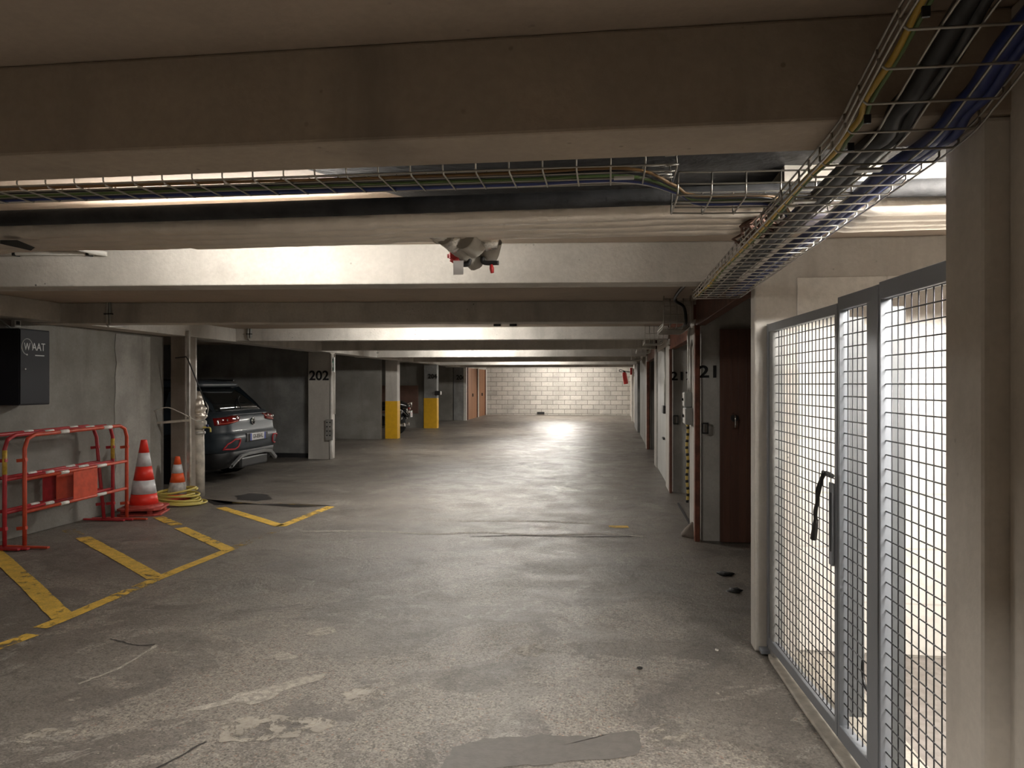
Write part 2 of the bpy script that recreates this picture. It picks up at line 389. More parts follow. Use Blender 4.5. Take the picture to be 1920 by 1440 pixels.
M['tube_soft'] = plain('tube_light_soft', LIGHT, .5, emit=TUBE * .3)
M['tube_fill'] = plain('tube_light_fill', LIGHT, .5, emit=TUBE * .85)  # emission of the added fill lamp behind the viewpoint
M['tube_mid'] = plain('tube_light_mid', LIGHT, .5, emit=TUBE * 1.5)
M['tube_hot'] = plain('tube_light_bright', LIGHT, .5, emit=TUBE * 1.9)
M['duct_dk'] = plain('dark_duct', (.03, .03, .032), .5, .2)
M['caution'] = plain('caution_yellow', (.6, .45, .12), .5)
M['label'] = plain('paper_tag', (.55, .52, .5), .7)

# ------------------------------------------------------------------ the shell
CZ = 2.31
def fquad(mb, x0, x1, ys):
    vs = []; fs = []
    for y in ys: vs += [(x0, y, fz(y)), (x1, y, fz(y))]
    for i in range(len(ys) - 1): fs.append((2 * i, 2 * i + 1, 2 * i + 3, 2 * i + 2))
    n = len(vs); vs2 = [(v[0], v[1], -.25) for v in vs]
    mb.add(vs + vs2, fs + [tuple(n + k for k in reversed(f)) for f in fs] + [(0, 2 * len(ys) - 2, n + 2 * len(ys) - 2, n), (1, n + 1, n + 2 * len(ys) - 1, 2 * len(ys) - 1)])
mb = MB(); fquad(mb, -11, 6, [-7, 12, 33.2])
struct(mb.build('floor', M['floor']), 'worn grey brown concrete garage floor with exposed aggregate')
struct(MB().box(-11, 6, -7, 33.2, CZ, CZ + .2).build('ceiling', M['ceil']), 'low brownish concrete ceiling slab')
FY = 32.6
struct(MB().box(-11, 6, FY, FY + .3, 0, CZ).build('wall_back', M['blocks']), 'pale concrete block wall closing the far end of the aisle')
struct(MB().box(-11, 6, -7.2, -7, 0, CZ).build('wall_front', M['wall']), 'concrete wall behind the viewpoint')
LW = -5.75
struct(MB().box(LW - .2, LW, -7, 9.02, 0, CZ).build('wall_left', M['wall'], bevel=.01), 'grey stained concrete side wall behind the red barriers')
struct(MB().box(-11.2, -11, 9, 33, 0, CZ).build('wall_left_bays', M['wall']), 'concrete wall at the back of the left parking bays')
# pale plaster repair strip at the far end of the left wall
p = []
for i in range(25):
    z = .02 + i * 2.07 / 24; p.append((LW + .006, 8.05 + .04 * noise.noise(Vector((z * 6, 1, 1))) + .05 * noise.noise(Vector((z * 1.5, 3, 1))), z))
mb = MB(); vs = p + [(LW + .006, 8.72, q[2]) for q in p] + [(LW - .02, q[1], q[2]) for q in p]
fs = [(i, 25 + i, 26 + i, i + 1) for i in range(24)] + [(50 + i, i, i + 1, 51 + i) for i in range(24)]
mb.add(vs, fs); struct(mb.build('trim_1', M['plaster_g'] if 'plaster_g' in M else concrete('repair_plaster', (.42, .41, .38), (.3, .29, .27), .3, .5, .8, .3, 2.5)), 'pale plaster repair strip on the left wall')

# beams across the aisle: front and back edge on the left end and on the right end
def beam(lab, yl, yr, th, zb, mat, xl=-6.0, xr=.8, zt=CZ, bev=.008):
    mb = MB(); mb.hexa([(xl, yl, zb), (xr, yr, zb), (xr, yr + th, zb), (xl, yl + th, zb), (xl, yl, zt), (xr, yr, zt), (xr, yr + th, zt), (xl, yl + th, zt)])
    o = struct(mb.build('ceiling_beam', mat, bevel=bev), lab); return o
beam('unseen concrete beam added just behind the viewpoint to shade the nearest beam', -.95, -.95, .25, 2.08, M['beam_near'], -6, .85)  # unseen beam, added to keep the fill lamp off the nearest beam's front
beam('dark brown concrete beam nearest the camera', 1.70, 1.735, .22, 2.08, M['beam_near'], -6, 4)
B2 = beam('brightly lit concrete beam with the valves in front of it', 3.83, 4.36, .22, 2.08, M['beam'], -6, .8)
beam('shaded grey concrete beam, third from the camera', 6.75, 7.42, .24, 2.105, M['beam'])
beam('lit concrete beam, fourth from the camera', 10.3, 10.6, .24, 2.13, M['beam'])
beam('shaded concrete beam, fifth from the camera', 13.6, 13.8, .24, 2.14, M['beam'])
beam('lit concrete beam, sixth from the camera', 17.0, 17.05, .24, 2.125, M['beam'])
beam('shaded concrete beam, seventh from the camera', 20.3, 20.3, .24, 2.115, M['beam'])
beam('lit concrete beam, eighth from the camera', 23.5, 23.5, .24, 2.11, M['beam'])
beam('shaded concrete beam, ninth from the camera', 26.8, 26.8, .24, 2.105, M['beam'])
struct(MB().box(LW, -5.45, -7, 32.6, 2.12, CZ).build('ceiling_beam', M['beam'], bevel=.008), 'concrete edge beam running along the left side above the bays')

# left pillars and partitions between bays
def pillar(lab, x0, x1, y0, y1, mat, name='concrete_pillar', z1=2.13, bev=.012):
    return struct(MB().box(x0, x1, y0, y1, 0, z1).build(name, mat, bevel=bev), lab)
P_near_left = pillar('brown concrete pilaster between the left wall and the car bay', -5.68, -5.47, 9.05, 9.3, M['pilaster'])
PX = -5.49
p202 = pillar('grey pillar marked 202 beside the parked car', -5.95, PX, 14.15, 14.4, M['wallp'])
part1 = struct(MB().box(-11, -5.97, 14.45, 14.6, 0, CZ).build('wall_bay_1', M['greyc']), 'concrete partition right of the parked car')
struct(MB().box(-11, -6.0, 14.36, 14.45, 0, .1).build('trim_2', M['duct_dk']), 'low kerb at the foot of the car bay partition')
part2 = struct(MB().box(-11, -6.0, 19.02, 19.14, 0, CZ).build('wall_bay_2', M['wall']), 'bare concrete partition left of the first yellow pillar')
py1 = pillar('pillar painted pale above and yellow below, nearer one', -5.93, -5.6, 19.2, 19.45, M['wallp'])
yb = MB().box(-5.934, -5.596, 19.196, 19.454, .04, 1.05).build('paint_band', M['ypaint'], py1, bevel=.01); yb['label'] = 'yellow painted lower half'
part3 = struct(MB().box(-11, -5.9, 23.5, 23.62, 0, CZ).build('wall_bay_3', M['wall']), 'dark partition carrying a brown board')
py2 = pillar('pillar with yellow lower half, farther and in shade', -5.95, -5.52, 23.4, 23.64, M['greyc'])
yb = MB().box(-5.954, -5.516, 23.396, 23.644, .07, 1.05).build('paint_band', M['ypaint'], py2, bevel=.01); yb['label'] = 'yellow painted lower half'
struct(MB().box(-11, -5.96, 27.86, 28.0, 0, CZ).build('wall_bay_4', M['wall']), 'grey partition beyond the farther yellow pillar')
p206 = pillar('grey pillar marked 206 beside the brown garage doors', -5.93, -5.5, 27.9, 28.2, M['greyc'])
struct(MB().box(-5.54, -5.43, 27.86, 27.98, 0, 2.13).build('trim_3', M['white'], bevel=.005), 'white corner post beside the brown garage doors')
struct(MB().box(-11, -5.6, 32.4, 32.6, 0, CZ).build('wall_bay_5', M['wall']), 'end partition beside the garage doors')
text('stencil_number', '202', .26, at(598, 705, 'y', 14.14), '-y', M['ink'], p202, None, 1.05, .002, .006)
text('stencil_number', '204', .2, at(811, 706, 'y', 23.385), '-y', M['ink'], py2, None, 1.0, .002, .006)
text('stencil_number', '206', .24, at(864, 708, 'y', 27.885), '-y', M['ink'], p206, None, 1.0, .002, .006)
bd = MB().box(-8.4, -6.15, 23.45, 23.5, .55, 1.45).build('wall_board', M['pboard'], bevel=.01)
tag(bd, 'brown rectangular board on the partition behind the motorcycle', 'board')

# two tan garage doors on the left far end
def garage_left(n, y0, y1, lab):
    d = struct(MB().box(-5.5, -5.46, y0, y1, fz(y0), 2.13).build(f'door_{n}', M['brown_y']), lab)
    MB().box(-5.46, -5.43, y0, y0 + .1, fz(y0), 2.13).build('door_stile', M['brown'], d, bevel=.004)
    MB().box(-5.46, -5.43, y1 - .1, y1, fz(y0), 2.13).build('door_stile', M['brown'], d, bevel=.004)
    MB().box(-5.46, -5.42, (y0 + y1) / 2 - .02, (y0 + y1) / 2 + .02, 1.0, 1.12).build('handle', M['black'], d)
garage_left(1, 28.2, 30.35, 'tan plank garage door, nearer of the pair by the block wall')
garage_left(2, 30.55, 32.35, 'tan plank garage door touching the block wall corner')
struct(MB().box(-5.54, -5.42, 30.37, 30.53, 0, 2.13).build('trim_4', M['white']), 'pale post between the two tan garage doors')
struct(MB().box(-5.54, -5.42, 32.37, 32.58, 0, 2.13).build('trim_5', M['white']), 'pale post at the far left corner')
# plate vent at foot of the block wall
v = thing('wall_vent', at(1014, 774, 'y', FY - .01), 'small black vent at the foot of the far block wall', 'vent')
c = at(1014, 774.5, 'y', FY - .01)
MB().box(c.x - .16, c.x + .16, c.y - .03, c.y + .01, c.z - .045, c.z + .05).build('vent_frame', M['black'], v)
mb = MB(); [mb.box(c.x - .13, c.x + .13, c.y - .04, c.y - .03, c.z - .03 + k * .025, c.z - .02 + k * .025) for k in range(3)]; mb.build('louvre', M['rubber'], v)

# right side -------------------------------------------------------
RX = .8
struct(MB().box(RX + .05, RX + .35, -7, 1.735, 0, CZ).build('wall_right_near', M['pillar_near'], bevel=.008), 'brown grey concrete wall at the right edge')
pillar('near concrete pillar right of the mesh gate', RX, RX + .3, 1.735, 1.93, M['pillar_near'], z1=2.08)
gw = struct(MB().box(RX, 4.0, 4.33, 4.45, 0, CZ).build('wall_gate_room', M['wallp'], bevel=.01), 'white painted wall behind and above the mesh gate')
struct(MB().box(4, 4.15, -7, 4.45, 0, CZ).build('wall_gate_side', M['wallp']), 'white wall on the far side of the gated room')
struct(MB().box(.87, .93, 4.20, 4.33, 0, 1.82).build('trim_6', M['greyc'], bevel=.01), 'grey stained stub pier carrying the gate hinge')
# plaster rectangle on that wall
a = at(1495, 520, 'y', 4.32); 
struct(MB().box(a.x, 3.2, 4.322, 4.335, .02, a.z).build('trim_7', M['blockw'], bevel=.004), 'raised plastered panel on the white wall above the gate')
# partitions between right garages
def rpart(n, y, mat=None, x0=RX): 
    return struct(MB().box(x0, 6, y, y + .12, 0, CZ).build(f'wall_garage_{n}', mat or M['wall']), f'concrete partition of the right hand garages, number {n} from the camera')
g1 = rpart(1, 7.33, M['greyl'], RX + .06); g2 = rpart(2, 10.5, M['greyl'], RX + .06); g3 = rpart(3, 13.75, None, RX + .1); g4 = rpart(4, 17.1, None, RX + .1)
P = M['wallp']
pillar('white concrete pillar with switch boxes between the two open garages', RX, RX + .1, 7.42, 7.8, P)
pillar('rough pale concrete pillar left of the garage marked 217', RX, RX + .1, 10.6, 11.15, P)
pillar('pale pillar on the far side of the white door', RX, RX + .1, 13.55, 14.05, P)
pillar('narrow pale pillar at the start of the long bare panel', RX, RX + .1, 17.05, 17.45, P)
struct(MB().box(RX + .03, RX + .12, 17.45, 21.6, 0, CZ).build('wall_right_panel', M['wall']), 'bare grey concrete panel along the far right side')
pillar('bluish grey pillar beyond the bare panel', RX - .02, RX + .2, 22.3, 25.0, M['greyc'], z1=2.11)
struct(MB().box(RX + .04, RX + .2, 25, 32.6, 0, CZ).build('wall_right_far', M['wallp']), 'pale wall at the far right corner')
pillar('thin white post near the far right corner', RX - .03, RX + .05, 28.1, 28.35, M['white'], z1=2.11)
struct(MB().box(5.9, 6, 4.4, 33, 0, CZ).build('wall_garage_back', M['wall']), 'wall at the back of the right garages')
# headers over openings
for (y0, y1, zz, m_, lab, n) in ((7.8, 10.6, 1.98, 'rust', 'rusty red lintel over the open garage marked 217', 8), (4.45, 7.42, 2.06, 'brown', 'dark brown lintel over the nearest open garage', 9), (14.05, 17.05, 2.0, 'brown', 'brown lintel over the dark farther garage', 10), (11.15, 13.55, 2.06, 'wallp', 'concrete header over the white door', 11)):
    struct(MB().box(RX + .02, RX + .1, y0, y1, zz, 2.31).build(f'trim_{n}', M[m_], bevel=.004), lab)
# jambs
struct(MB().box(RX - .005, RX + .04, 7.27, 7.36, 0, 2.06).build('trim_12', M['rust'], bevel=.004), 'reddish brown door jamb in front of the partition marked 218')
struct(MB().box(RX, RX + .035, 10.44, 10.56, 0, 1.98).build('trim_13', M['brown'], bevel=.004), 'brown door jamb of the garage marked 217')
struct(MB().box(RX, RX + .06, 16.98, 17.08, 0, 2.0).build('trim_14', M['rust'], bevel=.004), 'rusty jamb of the dark farther garage')
for g_, y_, s_, px_, py_, lb in ((g1, 7.325, '218', 1340, 698, None), (g2, 10.495, '217', 1278, 706, None)):
    text('stencil_number', s_, .16, at(px_, py_, 'y', y_), '-y', M['ink'], g_, lb, 1.25, .002, .004)
# white door
d3 = struct(MB().box(RX + .03, RX + .06, 11.2, 13.5, 0.01, 2.06).build('door_3', M['white_door']), 'white closed garage door on the right side')
MB().box(RX + .01, RX + .03, 11.15, 11.2, 0, 2.06).build('door_frame', M['galv'], d3)
MB().box(RX + .01, RX + .03, 13.5, 13.55, 0, 2.06).build('door_frame', M['galv'], d3)
MB().box(RX - .01, RX + .03, 11.55, 11.85, 1.05, 1.17).build('lock_case', M['black'], d3, bevel=.006)
MB().tube([(RX + .02, 11.6, 1.17), (RX + .02, 11.6, 2.05)], .012, 8).build('lock_rod', M['galv'], d3)
MB().box(RX + .0, RX + .03, 11.7, 11.95, .64, .67).build('handle', M['black'], d3)
# open brown leaf against the partition
d4 = struct(MB().box(1.025, 2.05, 7.24, 7.28, .01, 2.02).build('door_4', M['brown_x']), 'reddish brown plank garage door standing open')
for zz in (.25, 1.75): MB().box(1.03, 2.04, 7.285, 7.31, zz, zz + .1).build('ledge', M['brown'], d4)
c = at(1378, 790, 'y', 7.21)
MB().tube(smooth_path([c + Vector((-.01, .03, .07)), c + Vector((0, -.02, .05)), c + Vector((0, -.03, 0)), c + Vector((0, -.02, -.05)), c + Vector((-.01, .03, -.07))]), .008, 8).build('handle', M['chrome'], d4)
MB().lathe([(.035, 0), (.035, .012)], c + Vector((0, .018, .03)), 'y', 20).build('escutcheon', M['black'], d4)
# black latch keeps on the jambs
for (px, py, y, s, lab) in ((1322, 803, 7.26, 1.0, 'black latch bracket on the reddish jamb beside 218'), (1267, 787, 10.42, 1.2, 'black latch bracket on the brown jamb beside 217')):
    c = at(px, py, 'y', y); t = thing('latch_bracket', c, lab, 'latch')
    mb = MB(); mb.box(c.x - .022 * s, c.x + .03 * s, c.y - .02, c.y + .01, c.z + .04 * s, c.z + .052 * s); mb.box(c.x - .022 * s, c.x + .03 * s, c.y - .02, c.y + .01, c.z - .052 * s, c.z - .04 * s)
    mb.box(c.x + .02 * s, c.x + .03 * s, c.y - .02, c.y + .01, c.z - .05 * s, c.z + .05 * s); mb.build('hoop', M['black'], t)
    MB().box(c.x - .03 * s, c.x - .02 * s, c.y - .03, c.y + .02, c.z - .05 * s, c.z + .05 * s).build('mounting_plate', M['black'], t)
# switch boxes, conduits, hanging caution strap on the pillar at 7.4
x = RX - .001
for (y0, y1, z0, z1, lab) in ((7.56, 7.76, 1.27, 1.42, 'upper grey switch box on the white pillar'), (7.48, 7.72, 1.10, 1.265, 'lower grey switch box with a black key switch')):
    t = thing('switch_box', (x, (y0 + y1) / 2, z0), lab, 'switch box', 'switch boxes on the pillar')
    MB().box(x - .07, x, y0, y1, z0, z1).build('box_body', M['boxgrey'], t, bevel=.006)
    MB().box(x - .076, x - .07, y0 + .01, y1 - .01, z0 + .01, z1 - .01).build('cover', M['white'], t, bevel=.003)
    MB().lathe([(.014, -.02), (.014, 0)], (x - .074, (y0 + y1) / 2, (z0 + z1) / 2), 'x', 14).build('key_switch', M['black'], t)
for k, (yy, zt, lab) in enumerate(((7.5, 1.86, 'nearer grey conduit running up from the switch boxes'), (7.68, 2.02, 'farther grey conduit running up from the switch boxes'))):
    o = MB().tube(smooth_path([(x - .02, yy, 1.42), (x - .02, yy, 1.6), (x - .02, yy, 1.8), (x - .02, yy + .02 * k, zt), (x + .01, yy + .08, zt + .08)], 4), .013, 8).build('conduit_pipe', M['galv'])
    tag(o, lab, 'conduit')
mb = MB(); hx = []
for i in range(60):
    z = .3 + i * .8 / 59; hx.append((x - .03 + .006 * math.sin(z * 20), 7.72 + .008 * math.cos(z * 20), z))
st = mb.tube(hx, .014, 8).build('caution_rod', M['caution']); tag(st, 'yellow and black striped rod hanging below the switch boxes', 'rod')
mb = MB()
for i in range(12):
    MB().tube(hx[i * 5:i * 5 + 3], .0155, 8).build('stripe', M['black'], st)
# chipped cement lump at the pillar foot
mb = MB(); cc = Vector((RX - .03, 7.5, 0)); 
mb.lathe([(.075, 0), (.07, .04), (.05, .09), (.025, .13), (.004, .15)], cc, 'z', 14)
for v_ in mb.v: v_ += Vector((noise.noise(v_ * 9), noise.noise(v_ * 9 + Vector((5, 0, 0))), 0)) * .04
tag(mb.build('cement_lump', M['pilaster']), 'broken cement lump at the foot of the switch box pillar', 'rubble')
# dark slot and debris on floor near pillar
mb = MB(); q0 = at(1271, 943, 'z', .004); q1 = at(1298, 990, 'z', .004); mb.bar(q0, q1, .025, .006)
tag(mb.build('floor_groove', M['crack']), 'dark iron strip in the floor before the garage marked 217', 'strip')
def crumb(px, py, s, mat, lab, cat='debris', hh=.5):
    c = at(px, py, 'z', .0); mb = MB(); mb.lathe([(s * .9, 0), (s, s * .1 * hh * 4), (s * .5, s * .35 * hh * 2), (.002, s * .4 * hh * 2)], c, 'z', 11)
    for v_ in mb.v:
        d = v_ - c; v_.x = c.x + d.x * (.9 + 1.3 * noise.noise(v_ * 57)) * 1.2; v_.y = c.y + d.y * (.9 + 1.5 * noise.noise(v_ * 61)) * 1.3
    return tag(mb.build('debris', mat), lab, cat)
crumb(1360, 1077, .05, M['rubber'], 'dark leaf-like scrap on the floor, farther of two by the gate pillar')
crumb(1376, 1108, .045, M['rubber'], 'dark crumpled scrap on the floor, nearer of two by the gate pillar')
crumb(1343, 1219, .012, M['tape'], 'tiny white paper scrap on the floor left of the gate')
crumb(1345, 1300, .01, M['patch_light'], 'pale pebble on the floor left of the gate')
crumb(1200, 1253, .016, M['rubber'], 'small dark pebble alone in the middle of the floor')

# fire extinguisher far right
c = at(1173, 708, 'y', 28.0)
t = thing('fire_extinguisher', (c.x, c.y, c.z - .24), 'red fire extinguisher hanging near the far right corner', 'fire extinguisher')
b0 = Vector((c.x + .02, c.y, c.z - .24)); b1 = Vector((c.x - .06, c.y, c.z + .2))
MB().tube([b0, b0.lerp(b1, .04), b0.lerp(b1, .85), b0.lerp(b1, .95), b1], [.06, .085, .085, .06, .03], 20).build('cylinder', M['red'], t)
MB().tube([b1, b1 + Vector((-.005, 0, .06))], .025, 10).build('valve', M['black'], t)
MB().tube(smooth_path([b1 + Vector((0, 0, .05)), b1 + Vector((-.14, 0, .1)), b1 + Vector((-.16, 0, .03)), b1 + Vector((.02, -.02, .02)), b1 + Vector((.1, -.02, -.08))]), .013, 6).build('hose', M['black'], t)
MB().bar(b1 + Vector((0, 0, .04)), (RX + .02, 28.15, c.z + .2), .03, .03).build('bracket', M['black'], t)
c = at(1184, 700, 'y', 27)
t = thing('alarm_box', c, 'small red and white alarm point on the far right wall', 'alarm')
MB().box(c.x - .05, c.x + .02, c.y - .12, c.y + .12, c.z - .05, c.z + .2).build('box_body', M['red'], t)
MB().box(c.x + .03, c.x + .09, c.y - .12, c.y + .12, c.z - .12, c.z + .16).build('tube_cover', M['white'], t)
MB().box(c.x - .05, RX + .05, c.y - .02, c.y + .02, c.z, c.z + .03).build('bracket', M['black'], t)

# ------------------------------------------------------------------ floor markings
def stripe(pts, wd, mat, lab, name='road_marking', z=.003):
    P_ = [at(px, py, 'z', 0) for px, py in pts]; out = []
    for a_, b_ in zip(P_[:-1], P_[1:]):
        n = max(2, int((b_ - a_).length / .08))
        for k in range(n): out.append(a_.lerp(b_, k / n))
    out.append(P_[-1]); L_, R_ = [], []
    for i, q in enumerate(out):
        t_ = (out[min(i + 1, len(out) - 1)] - out[max(i - 1, 0)]).normalized(); s_ = Vector((-t_.y, t_.x, 0))
        j = .006 * noise.noise(q * 8); L_.append(q + s_ * (wd / 2 + j)); R_.append(q - s_ * (wd / 2 - j))
    mb = MB(); n = len(out)
    mb.add([(v_.x, v_.y, z + fz(v_.y)) for v_ in L_] + [(v_.x, v_.y, z + fz(v_.y)) for v_ in R_], [(n + i, n + i + 1, i + 1, i) for i in range(n - 1)])
    o = mb.build(name, mat); return tag(o, lab, 'road marking', 'yellow hatching on the floor')
stripe([(-60, 1234), (62, 1190)], .1, M['yellow'], 'broken yellow line at the left edge of the photo')
stripe([(75, 1178), (120, 1160), (300, 1083), (432, 1030)], .1, M['yellow'], 'long yellow edge line of the hatched area')
stripe([(436, 1028), (517, 996)], .1, M['yellow_f'], 'faded yellow stretch of the edge line', z=.0032)
stripe([(527, 987), (620, 950)], .11, M['yellow'], 'short yellow edge line ending by the black oil stain')
stripe([(525, 986), (414, 952)], .12, M['yellow'], 'yellow diagonal meeting the far edge line in a V')
stripe([(118, 1158), (60, 1100), (8, 1052), (-30, 1020)], .13, M['yellow'], 'thick yellow diagonal nearest the camera', z=.0035)
stripe([(292, 1084), (220, 1043), (155, 1008)], .13, M['yellow'], 'second yellow diagonal from the camera', z=.0035)
stripe([(150, 1005), (128, 994)], .12, M['yellow_f'], 'faded tail of a yellow diagonal by the wall', z=.0035)
stripe([(428, 1031), (338, 990)], .12, M['yellow'], 'third yellow diagonal, longer piece', z=.0035)
stripe([(332, 985), (297, 970)], .12, M['yellow'], 'third yellow diagonal, short piece below the big cone', z=.0035)
stripe([(436, 943), (520, 944), (600, 949)], .06, M['yellow_f'], 'thin worn yellow cross line by the oil stain', z=.0035)
stripe([(1142, 988), (1178, 988)], .12, M['yellow'], 'lone yellow dash in the middle of the aisle', z=.0035)

def blob(pts, mat, name, lab, z=.0015, jit=.035, fq=5):
    P_ = [at(px, py, 'z', 0) for px, py in pts]; out = []
    for i in range(len(P_)):
        a_, b_ = P_[i], P_[(i + 1) % len(P_)]; n = max(2, int((b_ - a_).length / .03))
        out += [a_.lerp(b_, k / n) for k in range(n)]
    c = sum(out, Vector()) / len(out); vs = [(c.x, c.y, z)]
    for q in out:
        d = q - c; f = 1 + jit * (noise.noise(q * fq) + .7 * noise.noise(q * fq * 4) + .4 * noise.noise(q * fq * 12)) / max(.15, d.length) * .9
        vs.append((c.x + d.x * f, c.y + d.y * f, z))
    n = len(out); mb = MB().add(vs, [(0, i + 1, (i + 1) % n + 1) for i in range(n)])
    return struct(mb.build(name, mat), lab)
blob([(850, 1402), (905, 1384), (1010, 1379), (1120, 1383), (1150, 1374), (1190, 1370), (1200, 1385), (1195, 1412), (1150, 1424), (1060, 1430), (960, 1437), (870, 1446), (835, 1440)], M['patch_dark'], 'trim_20', 'smooth dark screed patch at the bottom of the photo')
blob([(440, 930), (470, 925), (505, 928), (508, 936), (480, 940), (445, 937)], M['oil'], 'trim_21', 'black oil stain left of the yellow V', .002, .05)
blob([(385, 936), (420, 945), (500, 945), (560, 945), (620, 948), (560, 952), (480, 946), (400, 947)], M['oil'], 'trim_22', 'thin black oil trail along the far yellow line', .0025, .03)
blob([(343, 1335), (362, 1327), (430, 1311), (440, 1301), (500, 1290), (560, 1272), (612, 1262), (600, 1275), (530, 1295), (512, 1310), (470, 1322), (440, 1318), (380, 1332)], M['patch_light'], 'trim_23', 'pale worn strip left of centre', .0014, .02)
blob([(508, 1230), (530, 1221), (548, 1228), (560, 1232), (540, 1237), (520, 1238)], M['patch_light'], 'trim_24', 'small pale worn spot left of centre', .0014, .015)
blob([(572, 1190), (590, 1177), (625, 1175), (630, 1185), (600, 1192)], M['patch_light'], 'trim_25', 'small pale worn spot above the other', .0014, .015)
for k, pts in enumerate(([(925, 1232), (960, 1215), (1010, 1208), (1030, 1220), (1000, 1230), (955, 1240)], [(400, 1360), (450, 1345), (540, 1342), (620, 1350), (600, 1375), (500, 1392), (420, 1390)], [(640, 1300), (690, 1285), (725, 1296), (690, 1318), (650, 1320)], [(1200, 1375), (1240, 1360), (1290, 1372), (1280, 1395), (1225, 1400)], [(100, 1310), (145, 1300), (160, 1308), (120, 1322)], [(20, 1382), (90, 1366), (140, 1372), (80, 1392), (30, 1398)], [(560, 1140), (585, 1134), (600, 1139), (580, 1145)])):
    blob(pts, M['crust'], 'trim_%d' % (50 + k), 'pale worn aggregate patch in the floor, ' + ('centre right', 'bottom left', 'bottom centre', 'bottom right', 'far left', 'bottom left corner', 'above the small pale spot')[k], .0013, .06, 6)
def line(pts, wd, mat, name, lab, z=.002):
    P_ = smooth_path([at(px, py, 'z', z) for px, py in pts], 16); mb = MB()
    P_ = [q + Vector((noise.noise(q * 21), noise.noise(q * 23 + Vector((9, 0, 0))), 0)) * .012 for q in P_]
    vs = []; n = len(P_)
    for k, q in enumerate(P_):
        d_ = P_[min(k + 1, n - 1)] - P_[max(k - 1, 0)]; sd = Vector((-d_.y, d_.x, 0)).normalized() * wd * (.3 + .9 * abs(noise.noise(q * 9 + Vector((3, 3, 3)))) + .5 * abs(math.sin(k * 1.7))) * (0.2 if k in (0, n - 1) else 1)
        vs += [(q.x + sd.x, q.y + sd.y, z), (q.x - sd.x, q.y - sd.y, z)]
    mb.add(vs, [(2 * k + 1, 2 * k + 3, 2 * k + 2, 2 * k) for k in range(n - 1)])
    return struct(mb.build(name, mat), lab)
line([(203, 1198), (225, 1202), (255, 1209), (292, 1208)], .007, M['crack'], 'trim_30', 'dark crack in the floor at left')
line([(295, 1209), (262, 1230), (222, 1253), (180, 1270), (145, 1283)], .012, M['patch_light'], 'trim_31', 'pale chipped edge in the floor at left')
line([(385, 1391), (360, 1404), (330, 1422), (290, 1442)], .006, M['crack'], 'trim_32', 'dark crack at the bottom left of the floor')
line([(560, 996), (700, 996), (810, 1001), (900, 998), (1010, 1003), (1130, 1001), (1210, 1006)], .035, M['patch_light'], 'trim_33', 'pale joint line across the aisle')
line([(880, 1006), (980, 1004), (1060, 1006), (1190, 1006)], .016, M['crack'], 'trim_34', 'dark joint line across the aisle')
line([(860, 977), (1000, 977), (1120, 982)], .025, M['patch_light'], 'trim_35', 'fainter pale joint line across the aisle')
# curb under the gate
a = [at(1440, 1239, 'z', 0), at(1510, 1335, 'z', 0), at(1587, 1440, 'z', 0)]
mb = MB(); mb.prism([(.85, 4.2), (.868, 3.6), (.9, 3.0), (.93, 1.9), (1.25, 1.9), (1.2, 4.3), (.87, 4.33)][::1][::-1], 0, .016)
struct(mb.build('trim_40', M['curb'], bevel=.006), 'pale cement threshold strip under the mesh gate')
struct(MB().prism([(1.2, 1.9), (4, 1.9), (4, -3), (1.15, -3), (1.15, 1.9)][::-1], 0, .012).build('trim_41', M['roomfloor']), 'pale cement floor of the gated room, near half')
struct(MB().box(1.2, 4, 1.9, 4.33, 0, .012).build('trim_42', M['roomfloor']), 'pale cement floor of the gated room, far half')

# ------------------------------------------------------------------ mesh gate
def gline(Y): return .885 + (4.27 - Y) * .054
def gy(px):
    lo, hi = 1.5, 4.6
    for _ in range(40):
        m_ = (lo + hi) / 2; x_ = gline(m_); u = (ray(px, 720).x / ray(px, 720).y)
        if x_ / m_ > u: lo = m_
        else: hi = m_
    return lo
def gp(Y, z, off=0.): return Vector((gline(Y) + off, Y, z))
def gate_leaf(name, lab, y0, y1, zt, wl, wr, wt, wb, zb=.05, first=0):
    t = thing(name, gp((y0 + y1) / 2, zb), lab, 'gate', 'leaves of the grey mesh gate')
    mb = MB(); up = (0, 0, 1)
    mb.bar(gp(y0, zt - wt / 2), gp(y1, zt - wt / 2), .04, wt); mb.build('top_rail', M['gate'], t, bevel=.003)
    MB().bar(gp(y0, zb + wb / 2), gp(y1, zb + wb / 2), .04, wb).build('bottom_rail', M['gate'], t, bevel=.003)
    for yy, ww, sg in ((y0, wl, -1), (y1, wr, 1)):
        yc = yy + sg * ww / 2
        MB().bar(gp(yc, zb), gp(yc, zt), ww, .04, (1, 0, 0)).build('stile', M['gate'], t, bevel=.003)
    mb = MB(); yy = y0 - wl * .3
    n = int((y0 - y1) / .05); 
    for k in range(1, n):
        Y = y0 - k * .05
        if Y < y1 + wr * .4: break
        mb.tube([gp(Y, zb + .01, .004), gp(Y, zt - .01, .004)], .0024, 6)
    z = zb + .05
    while z < zt - wt * .5:
        mb.tube([gp(y0, z, -.001), gp(y1, z, -.001)], .0024, 6); z += .05
    mb.build('wire_mesh', M['steel_dk'], t); return t
Y0, Y1, Y2, Y3 = gy(1445), gy(1579), gy(1658), 1.95
gl1 = gate_leaf('mesh_gate', 'grey wire mesh gate leaf nearest the hinge pier, black strap at its edge', Y0, Y1, 1.832, .035, .03, .045, .05)
gl2 = gate_leaf('mesh_gate', 'narrow middle leaf of the grey wire mesh gate', Y1 - .004, Y2, 1.855, .022, .115, .055, .06)
gl3 = gate_leaf('mesh_gate', 'grey wire mesh panel fixed to the near pillar', Y2 - .004, Y3, 1.862, .012, .03, .062, .06)
